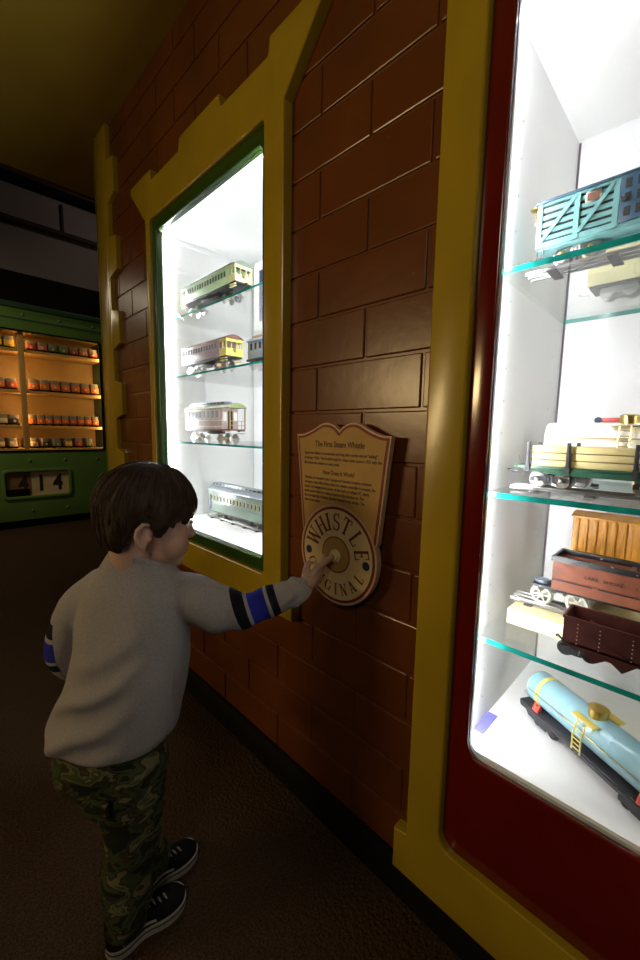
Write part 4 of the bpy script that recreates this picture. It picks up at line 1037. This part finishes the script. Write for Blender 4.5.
def torso_rings(levels, yaw, n=28, e=2.3):
    F, Rr, U = frame_of(yaw); out = []
    for c, wr, wf in levels:
        ring = []
        for i in range(n):
            a = 2*PI*i/n; ca, sa = math.cos(a), math.sin(a)
            p = (abs(ca)**(2/e)*(1 if ca > 0 else -1), abs(sa)**(2/e)*(1 if sa > 0 else -1))
            ring.append(Vector(c)+Rr*wr*p[0]+F*wf*p[1])
        out.append(ring)
    return out
body.loft(torso_rings([((.252, .884, .38), .085, .070), ((.266, .871, .50), .092, .074), ((.280, .860, .60), .098, .076), ((.292, .850, .70), .098, .070), ((.298, .844, .75), .088, .060), ((.303, .840, .79), .045, .042)], YAWT), sk)
body.limb([SH_R-TR*.03, EL_R, WR_R], [.036, .027, .0185], sk)
body.limb([SH_L+TR*.03, EL_L, WR_L], [.036, .027, .0185], sk)

def hand(b, W, fdir, up, palm, curls, k=1., spread=0.):
    """W wrist; fdir along the hand; up = thumb side; palm = palm normal. five separate fingers"""
    F = Vector(fdir).normalized(); P = Vector(palm); P = (P-F*P.dot(F)).normalized(); U = F.cross(P)
    if U.dot(Vector(up)) < 0: U = -U
    q = lambda f, u, p: W+F*f*k+U*u*k+P*p*k
    ax = (F, U, P)
    b.ell(q(.030, .000, .001), (.034, .0235, .0115), sk, ax, 20, 14)
    b.ell(q(.045, .002, 0), (.018, .0255, .0100), sk, ax, 18, 12)
    b.limb([W-F*.015, q(.012, 0, 0), q(.03, 0, 0)], [.0175, .0165, .0125], sk, 16)
    b.ell(q(.020, .014, .006), (.020, .0105, .0095), sk, ax, 16, 10)
    tips = []
    for i, (u0, L, r) in enumerate(((.0205, .049, .0064), (.0075, .053, .0066), (-.0060, .049, .0062), (-.0185, .039, .0056))):
        a1, a2, a3 = curls[i]; sp = R(spread*(1.5-i)); base = q(.050-.004*abs(i-1), u0, 0); p = base; d = 0; pts = [q(.030, u0*.8, 0), base]
        for ln, a in zip((.44, .31, .25), (a1, a2, a3)):
            d += R(a); dv = F*math.cos(d)*math.cos(sp)+U*math.sin(sp)+P*math.sin(d); p = p+dv*(L*ln*k); pts.append(p)
        b.limb(pts, [r*k, r*1.06*k, r*.98*k, r*.92*k, r*.76*k], sk, 12, 3); tips.append(pts[-1])
        nd = (pts[-1]-pts[-2]).normalized(); b.ell(pts[-1]-P*(r*.55*k)-nd*.001, (.0038, .0030, .0022), sk, (nd, U, P), 8, 6)
    t = curls[4]
    b.limb([q(.012, .010, .006), q(.026, .020, .014), q(.040, .020+t[0], .020), q(.052, .018+t[1], .023+t[2])], [.0095, .0082, .0072, .0056], sk, 12, 3)
    return tips
BTN = Vector((.6905, .637, .800))
fd = (BTN-WR_R)
hd = Vector((fd.x, fd.y+.006, fd.z-.022))
tips = hand(body, WR_R, hd, (0, .25, 1), (0.05, 1, .25), [(-4, 4, 3), (16, 12, 10), (24, 26, 20), (32, 36, 26), (.002, -.002, .004)], k=1.2)
hand(body, WR_L, WR_L-EL_L+Vector((.03, 0, .03)), (.3, -.9, .2), (.6, -.5, -.4), [(12, 18, 10), (15, 20, 12), (18, 22, 14), (20, 24, 14), (.004, .0, .004)])
# legs
HIP_R = PELV+TR*.048+Vector((0, 0, -.02)); HIP_L = PELV-TR*.048+Vector((0, 0, -.02))
AN_R = Vector((.238, .800, .060)); AN_L = Vector((.316, .872, .060))
KN_R = Vector((.268, .818, .225)); KN_L = Vector((.288, .892, .225))
for h, kn, an in ((HIP_R, KN_R, AN_R), (HIP_L, KN_L, AN_L)):
    body.limb([h, kn, an], [.056, .040, .026], sk)
    body.limb([an, an+Vector((.03, 0, -.032)), an+Vector((.095, 0, -.042))], [.026, .022, .015], sk)
person = remesh(body, 'person', .0022, 2, None, sk)
tag(person, 'young boy in grey sweater and camouflage trousers pressing the button on the sign', 'person')
print('index tip', tips[0])
eyem = mat('eye_white', (.75, .72, .68), .2); iris = mat('iris', (.05, .025, .012), .15)
for s in (-1, 1):
    b = MB(); c = hp(.0655, s*.027, .006); b.ell(c, .0105, eyem, HA, 20, 14); b.ell(c+HF*.0065, (.0048, .0055, .0055), iris, HA, 14, 10); b.build('eye', person)
    b = MB(); b.tube([hp(.066+.0115*math.cos(R(a))*1.0, s*(.027+.0115*math.sin(R(a))), .0092+.002*math.cos(R(a*1.6))) for a in range(-60, 61, 15)], .0022, sk, 8); b.build('eyelid', person)
    b = MB(); b.tube([hp(.076-.00002*a*a*.3, s*(.027+.00045*a), .024+.004*math.cos(R(a*2))) for a in range(-36, 37, 12)], [.0008, .0018, .0022, .0024, .0022, .0016, .0008], mat('brow', (.03, .018, .011), .7), 6); b.build('eyebrow', person)

# hair: a cap with its own hairline, combed in strands
def hair():
    m = mat('hair', (.034, .019, .011), .60, spec=.22, var=.35, vscale=60, bump=.3, bscale=220)
    na, nt_ = 220, 44; rn = random.Random(3)
    jag = [rn.uniform(-1, 1) for _ in range(na)]
    key = [(0, .022), (22, .020), (40, .012), (54, .016), (66, .004), (74, -.012), (84, -.014), (92, .002), (104, .002), (114, -.014), (122, -.036), (135, -.052), (155, -.066), (180, -.070)]
    def low(a):
        a = abs((a+180) % 360-180)
        for (a0, z0), (a1, z1) in zip(key, key[1:]):
            if a <= a1: t = (a-a0)/(a1-a0); t = t*t*(3-2*t); return z0+(z1-z0)*t
        return key[-1][1]
    C0 = (-.008, 0, .026); rx, ry, rz = .0815, .0705, .0755
    rows = []; fr = []
    for j in range(nt_+1):
        t = j/nt_; row = []
        for i in range(na):
            a = 360*i/na; ra = R(a); zl = low(a)+.0035*jag[i]+.003*math.sin(ra*17)
            zt = rz*.985; s_ = (zl-C0[2])/rz; th1 = math.acos(max(-1, min(1, s_*.94)))
            th = t*th1; thick = .0145*(1-.45*max(0, t-.75)/.25)
            strand = .0009*noise.noise(Vector((math.cos(ra)*26, math.sin(ra)*26, t*1.2)))+.0007*noise.noise(Vector((math.cos(ra)*60, math.sin(ra)*60, t*2)))
            thick += strand*2.2*min(1, t*3)
            if th > PI/2: k_ = 1+.10*(th-PI/2); zz = -abs(math.cos(th))*rz
            else: k_ = 1; zz = math.cos(th)*rz
            rr_ = math.sin(th) if th < PI/2 else 1-.30*(1-math.sin(th))
            fx = math.cos(ra)*rr_*(rx+thick); ry_ = math.sin(ra)*rr_*(ry+thick)
            if abs((a+180) % 360-180) > 110 and th > PI/2: fx *= 1-.16*((th-PI/2)/1.0)
            row.append((C0[0]+fx, ry_, C0[2]+zz*(1+thick/rz)))
        rows.append(row)
    def P(q): return hp(*q)
    vs = [P(q) for r_ in rows for q in r_]; n0 = len(vs)
    inn = []
    for r_ in rows:
        for f, r, u in r_: inn.append(P((C0[0]+(f-C0[0])*.90, r*.90, C0[2]+(u-C0[2])*.93)))
    vs += inn; fs = []
    for j in range(nt_):
        for i in range(na):
            k = (i+1) % na; fs.append((j*na+i, (j+1)*na+i, (j+1)*na+k, j*na+k)); fs.append((n0+j*na+i, n0+j*na+k, n0+(j+1)*na+k, n0+(j+1)*na+i))
    for i in range(na):
        k = (i+1) % na; fs.append((nt_*na+i, n0+nt_*na+i, n0+nt_*na+k, nt_*na+k))
    b = MB(); b.add(vs, fs, m)
    # loose locks along the hairline and the crown
    for _ in range(420):
        i = rn.randrange(na); j0 = rn.randrange(4, nt_-9); L = rn.randrange(7, 12); pts = []
        for j in range(j0, min(nt_, j0+L)):
            f, r, u = rows[j][(i+int((j-j0)*rn.uniform(-.1, .25))) % na]; g_ = 1+.012+.006*math.sin(PI*(j-j0)/L)
            pts.append(P((C0[0]+(f-C0[0])*g_, r*g_, C0[2]+(u-C0[2])*g_)))
        if len(pts) > 3: b.tube(pts, [.0003+.0008*math.sin(PI*(q+.6)/(len(pts)+.4)) for q in range(len(pts))], m, 5)
    o = b.build('hair', person, smooth=60); return o
hair()

# sweater
def sweater():
    b = MB(); g = M['brick']
    rings = (torso_rings([((.255, .877, .449), .129, .097), ((.258, .875, .470), .136, .101), ((.273, .861, .52), .127, .100), ((.290, .846, .61), .118, .097), ((.297, .843, .69), .118, .088), ((.302, .840, .758), .110, .074), ((.307, .834, .800), .084, .062), ((.310, .829, .840), .056, .053)], YAWT, 40, 2.4))
    for k_, ring in ((.10, rings[-2]), (.30, rings[-1])):
        c_ = sum(ring, Vector())/len(ring)
        for p in ring: p.z -= k_*(p-c_).dot(TR)
    b.loft(rings, g)
    b.limb([SH_R-TR*.075+TF*.012+Vector((0, 0, .006)), SH_R-TR*.012+TF*.014+Vector((0, 0, -.004)), SH_R.lerp(EL_R, .42)+Vector((.004, 0, -.012)), EL_R, EL_R.lerp(WR_R, .45), WR_R-(WR_R-EL_R).normalized()*.010], [.046, .052, .048, .040, .035, .0300], g, 24, 6)
    b.limb([SH_L+TR*.035+Vector((0, 0, -.012)), SH_L.lerp(EL_L, .35), EL_L, EL_L.lerp(WR_L, .5), WR_L-(WR_L-EL_L).normalized()*.012], [.060, .052, .043, .037, .027], g, 24, 6)
    # cuffs and neckband rings
    d = (WR_R-EL_R).normalized(); c = WR_R-d*.012
    b.tube([c+(d.orthogonal().normalized()*math.cos(2*PI*i/20)+d.cross(d.orthogonal().normalized())*math.sin(2*PI*i/20))*.0255 for i in range(20)], .0065, g, 8, True)
    nk = Vector((.310, .829, .841))
    b.tube([nk+TR*.051*math.cos(2*PI*i/24)+TF*.048*math.sin(2*PI*i/24)+UP*(-.012*math.sin(2*PI*i/24)-.016*math.cos(2*PI*i/24)) for i in range(24)], .0075, g, 8, True)
    o = remesh(b, 'sweater', .0042, 9, person)
    me = o.data
    attr = me.attributes.new('sleeve', 'FLOAT', 'POINT'); arm = []
    hem = Vector((.246, .884, .43))
    for v in me.vertices:
        p = v.co; val = -1.
        tR = (p-EL_R).dot(d)/(WR_R-EL_R).length
        lat = (p-EL_R-d*(p-EL_R).dot(d)).length
        if lat < .080 and tR > -.35 and p.x > .405: val = tR
        dl = (WR_L-EL_L); tl = (p-EL_L).dot(dl.normalized())/dl.length; latl = (p-EL_L-dl.normalized()*(p-EL_L).dot(dl.normalized())).length
        if latl < .058 and tl > -.75 and (p-Vector((.262, .874, p.z))).dot(TR) < -.118: val = tl+.50
        arm.append(val)
    attr.data.foreach_set('value', arm)
    # folds: soft diagonal ridges from the right armpit to the left hem, creases on the sleeve, body crumple
    nr = [v.normal.copy() for v in me.vertices]
    for v, n in zip(me.vertices, nr):
        p = v.co.copy(); u = (p-Vector((.262, .874, 0))).dot(TR); w = (p-Vector((.262, .874, 0))).dot(TF); h = 0.
        if p.x < .46 and w < .04:
            s = p.z-(.565+.62*u)
            for off, amp, wd in ((.01, .015, .018), (-.062, .015, .019), (-.125, .012, .018), (.075, .006, .020)):
                fade = max(0, 1-abs(u+.01-off*.3)/.15); h += amp*fade*math.exp(-((s-off+.010*math.sin(u*30))/wd)**2)
        if p.x > .33 and val is not None:
            q = (p-SH_R).dot((EL_R-SH_R).normalized()); h += .0035*math.sin(q*95+p.z*60)*max(0, min(1, (q+.03)/.05))*max(0, 1-abs(q-.08)/.14)
            if tR is not None: h += .0022*math.sin((p-EL_R).dot(d)*160+3*math.sin(p.z*90))*max(0, min(1, ((p-EL_R).dot(d)-.075)/.03))
        h += .0042*noise.noise(p*11)+.0008*noise.noise(p*42)
        v.co = p+n*h
    m = mat('sweater_knit', (.30, .28, .275), .92, spec=.15)
    nt = m.node_tree; bs = nt.nodes['Principled BSDF']
    at_ = nt.nodes.new('ShaderNodeAttribute'); at_.attribute_name = 'sleeve'
    mr = nt.nodes.new('ShaderNodeMapRange'); mr.inputs['From Min'].default_value = -1; mr.inputs['From Max'].default_value = 1
    cr = nt.nodes.new('ShaderNodeValToRGB'); cr.color_ramp.interpolation = 'CONSTANT'
    grey, blk, blu = (.31, .288, .282, 1), (.010, .010, .014, 1), (.022, .028, .30, 1)
    stops = [(0, grey), (-.12, blk), (.04, grey), (.10, blu), (.36, grey), (.42, blk), (.54, grey)]
    els = cr.color_ramp.elements
    els[0].position = 0; els[0].color = grey; els[1].position = (stops[1][0]+1)/2; els[1].color = stops[1][1]
    for t, c_ in stops[2:]: e = els.new((t+1)/2); e.color = c_
    nz = nt.nodes.new('ShaderNodeTexNoise'); nz.inputs['Scale'].default_value = 420; nz.inputs['Detail'].default_value = 2
    mx = nt.nodes.new('ShaderNodeMixRGB'); mx.blend_type = 'MULTIPLY'; mx.inputs['Fac'].default_value = .45
    rp = nt.nodes.new('ShaderNodeValToRGB'); rp.color_ramp.elements[0].position = .35; rp.color_ramp.elements[0].color = (.5, .5, .5, 1); rp.color_ramp.elements[1].position = .65
    tc = nt.nodes.new('ShaderNodeTexCoord'); bp = nt.nodes.new('ShaderNodeBump'); bp.inputs['Strength'].default_value = .35; bp.inputs['Distance'].default_value = .002
    nt.links.new(tc.outputs['Object'], nz.inputs['Vector']); nt.links.new(nz.outputs['Fac'], rp.inputs['Fac'])
    nt.links.new(at_.outputs['Fac'], mr.inputs['Value']); nt.links.new(mr.outputs['Result'], cr.inputs['Fac'])
    nt.links.new(cr.outputs['Color'], mx.inputs['Color1']); nt.links.new(rp.outputs['Color'], mx.inputs['Color2']); nt.links.new(mx.outputs['Color'], bs.inputs['Base Color'])
    nt.links.new(nz.outputs['Fac'], bp.inputs['Height']); nt.links.new(bp.outputs['Normal'], bs.inputs['Normal'])
    me.materials.append(m); o['label'] = 'grey knit sweater with black and blue bands on the sleeves'
    return o
sweater()

def trousers():
    b = MB(); g = M['brick']
    b.loft(torso_rings([((.250, .884, .345), .098, .080), ((.249, .884, .40), .108, .086), ((.249, .884, .46), .106, .084)], YAWT, 32, 2.2), g)
    for h, kn, an in ((HIP_R, KN_R, AN_R), (HIP_L, KN_L, AN_L)):
        b.limb([h+Vector((0, 0, -.005)), h.lerp(kn, .5)+Vector((0, 0, 0)), kn, kn.lerp(an, .55)+Vector((-.004, 0, 0)), an+Vector((.004, 0, .010))], [.079, .068, .056, .050, .046], g, 24, 6)
    o = remesh(b, 'trousers', .0045, 4, person)
    me = o.data; nr = [v.normal.copy() for v in me.vertices]
    for v, n in zip(me.vertices, nr):
        p = v.co.copy(); v.co = p+n*(.0045*noise.noise(Vector((p.x*14, p.y*14, p.z*34)))+.004*math.sin(p.z*85+6*noise.noise(p*9))*max(0, min(1, (.17-p.z)/.08)))
    m = mat('camouflage', (.1, .1, .05), .85, spec=.15); nt = m.node_tree; bs = nt.nodes['Principled BSDF']
    tc = nt.nodes.new('ShaderNodeTexCoord'); mp = nt.nodes.new('ShaderNodeMapping'); mp.inputs['Rotation'].default_value = (.4, .5, .3); mp.inputs['Scale'].default_value = (1, 1, 1.9)
    nz = nt.nodes.new('ShaderNodeTexNoise'); nz.inputs['Scale'].default_value = 19; nz.inputs['Detail'].default_value = 2.2; nz.inputs['Distortion'].default_value = .6
    cr = nt.nodes.new('ShaderNodeValToRGB'); cr.color_ramp.interpolation = 'CONSTANT'; els = cr.color_ramp.elements
    els[0].position = 0; els[0].color = (.012, .013, .007, 1); els[1].position = .42; els[1].color = (.038, .050, .018, 1)
    for t, c_ in ((.50, (.030, .023, .011, 1)), (.56, (.115, .105, .048, 1)), (.63, (.048, .060, .022, 1)), (.72, (.145, .13, .07, 1))): e = els.new(t); e.color = c_
    nt.links.new(tc.outputs['Object'], mp.inputs['Vector']); nt.links.new(mp.outputs['Vector'], nz.inputs['Vector']); nt.links.new(nz.outputs['Fac'], cr.inputs['Fac']); nt.links.new(cr.outputs['Color'], bs.inputs['Base Color'])
    me.materials.append(m); o['label'] = 'green and tan camouflage trousers'
    # pocket flap on the right seat
    b = MB(); c = Vector((.248, .884, .345))-TF*.092+TR*.035; b.add([c+TR*a*.026+UP*z+TF*w for w in (-.006, .004) for a, z in ((-1, .022), (1, .022), (1, -.008), (0, -.018), (-1, -.008))], [(0, 1, 2, 3, 4), (9, 8, 7, 6, 5), (0, 5, 6, 1), (1, 6, 7, 2), (2, 7, 8, 3), (3, 8, 9, 4), (4, 9, 5, 0)], m); b.build('pocket_flap', o)
trousers()

def shoe(heel, yaw):
    F, Rr, U = frame_of(yaw); L = .172
    def hw(t): return .031*(1-.22*math.exp(-((t-.42)/.16)**2))*math.sqrt(max(0, 1-((t-.5)/.5)**6))*(1+.12*math.exp(-((t-.72)/.2)**2))
    P = lambda t, r, u: Vector(heel)+F*(t*L)+Rr*r+U*u
    ts = [.5-.5*math.cos(PI*i/22) for i in range(23)]
    rubber = M['white_rubber']
    out = [(t, hw(t)) for t in ts]+[(t, -hw(t)) for t in ts[::-1][1:-1]]
    up = MB(); rings = []
    for t in ts:
        w = max(hw(t)-.0015, .0005); top = .030+.012*max(0, min(1, (.98-t)/.35))+.030*max(0, min(1, (.62-t)/.34)); top = max(.0225, top*(1 if t < .9 else 1-.9*(t-.9)/.1*.45))
        ring = []
        for i in range(14):
            a = PI*i/13; ca = math.cos(a); ring.append(P(t, w*(abs(ca)**.7)*(1 if ca > 0 else -1), .014+(top-.014)*abs(math.sin(a))**.6))
        rings.append(ring)
    up.loft(rings, M['shoe_black']); u = up.build('shoe', person, smooth=60)
    s = MB(); vs = [P(t, r*1.06, z) for z in (.001, .021) for t, r in out]; n = len(out)
    s.add(vs, [(i, (i+1) % n, n+(i+1) % n, n+i) for i in range(n)]+[tuple(range(n))[::-1], tuple(range(n, 2*n))], rubber); so = s.build('sole', u, smooth=40)
    s = MB(); s.tube([P(t, r*1.075, .0155) for t, r in out], .0011, M['shoe_black'], 6, True); s.build('sole_line', so)
    for i in range(4):
        t = .50+.075*i; b = MB(); w = hw(t)*.55; z = .030+.012*max(0, min(1, (.98-t)/.35))+.030*max(0, min(1, (.62-t)/.34))
        b.tube([P(t-.02, -w, z-.007), P(t, 0, z+.0015), P(t+.02, w, z-.007)], .0022, rubber, 6); b.build('lace', u)
    for sd in (-1, 1):
        b = MB(); b.tube([P(.16+.05*i, sd*(hw(.16+.05*i)*.97), .029+.002*i*(8-i)/8) for i in range(9)], .0024, rubber, 6); b.build('side_stripe', u)
M['white_rubber'] = mat('white_rubber', (.26, .24, .20), .6, var=.12, vscale=30); M['shoe_black'] = mat('shoe_canvas', (.007, .006, .007), .9, spec=.08, var=.3)
shoe((.198, .806, 0), R(94)); shoe((.268, .868, 0), R(88))

# ------------------------------------------------------------------ light
def area(name, loc, target, sx, sy, power, col):
    l = bpy.data.lights.new(name, 'AREA'); l.shape = 'RECTANGLE'; l.size = sx; l.size_y = sy; l.energy = power; l.color = col
    o = bpy.data.objects.new(name, l); COL.objects.link(o); o.location = loc
    o.rotation_euler = (Vector(target)-Vector(loc)).to_track_quat('-Z', 'Y').to_euler(); return o
# lit displays along the opposite side of the gallery
area('gallery_lamp', (-2.3, 2.2, 1.55), (.74, .6, 1.15), .8, .32, 8, (1.0, .70, .32)).data.spread = R(95)
area('ceiling_lamp', (-1.3, -.7, 2.42), (.6, .9, 1.1), .5, .5, 12, (1.0, .86, .66))
area('hall_lamp', (-.45, 4.30, 2.40), (.3, 5.0, .3), .5, .3, 13, (1.0, .86, .60))
area('high_lamp', (2.4, 4.4, 3.9), (1.6, 5.9, 3.2), .4, .4, 2.4, (1.0, .82, .76))
w = bpy.data.worlds.new('World'); S.world = w; w.use_nodes = True
w.node_tree.nodes['Background'].inputs['Color'].default_value = (1.0, .75, .5, 1); w.node_tree.nodes['Background'].inputs['Strength'].default_value = .006

# ------------------------------------------------------------------ camera and output
cam = bpy.data.cameras.new('Camera'); co = bpy.data.objects.new('Camera', cam); COL.objects.link(co)
cam.sensor_fit = 'VERTICAL'; cam.sensor_height = 36; cam.lens = 396.5/960*36; cam.clip_start = .02
yaw, pit, rol = R(45.22), R(6.8), R(1.066)
fw = Vector((math.sin(yaw)*math.cos(pit), math.cos(yaw)*math.cos(pit), -math.sin(pit))); rr = Vector((math.cos(yaw), -math.sin(yaw), 0)); uu = rr.cross(fw)
r2 = rr*math.cos(rol)+uu*math.sin(rol); u2 = uu*math.cos(rol)-rr*math.sin(rol)
mtx = Matrix((r2, u2, -fw)).transposed().to_4x4(); mtx.translation = (0, 0, 1.1); co.matrix_world = mtx
S.camera = co
S.view_settings.view_transform = 'Standard'; S.view_settings.look = 'None'; S.view_settings.exposure = 0; S.view_settings.gamma = 1
S.view_settings.use_curve_mapping = False
S.cycles.use_denoising = True
S.cycles.transparent_max_bounces = 24; S.cycles.max_bounces = 10; S.cycles.diffuse_bounces = 6
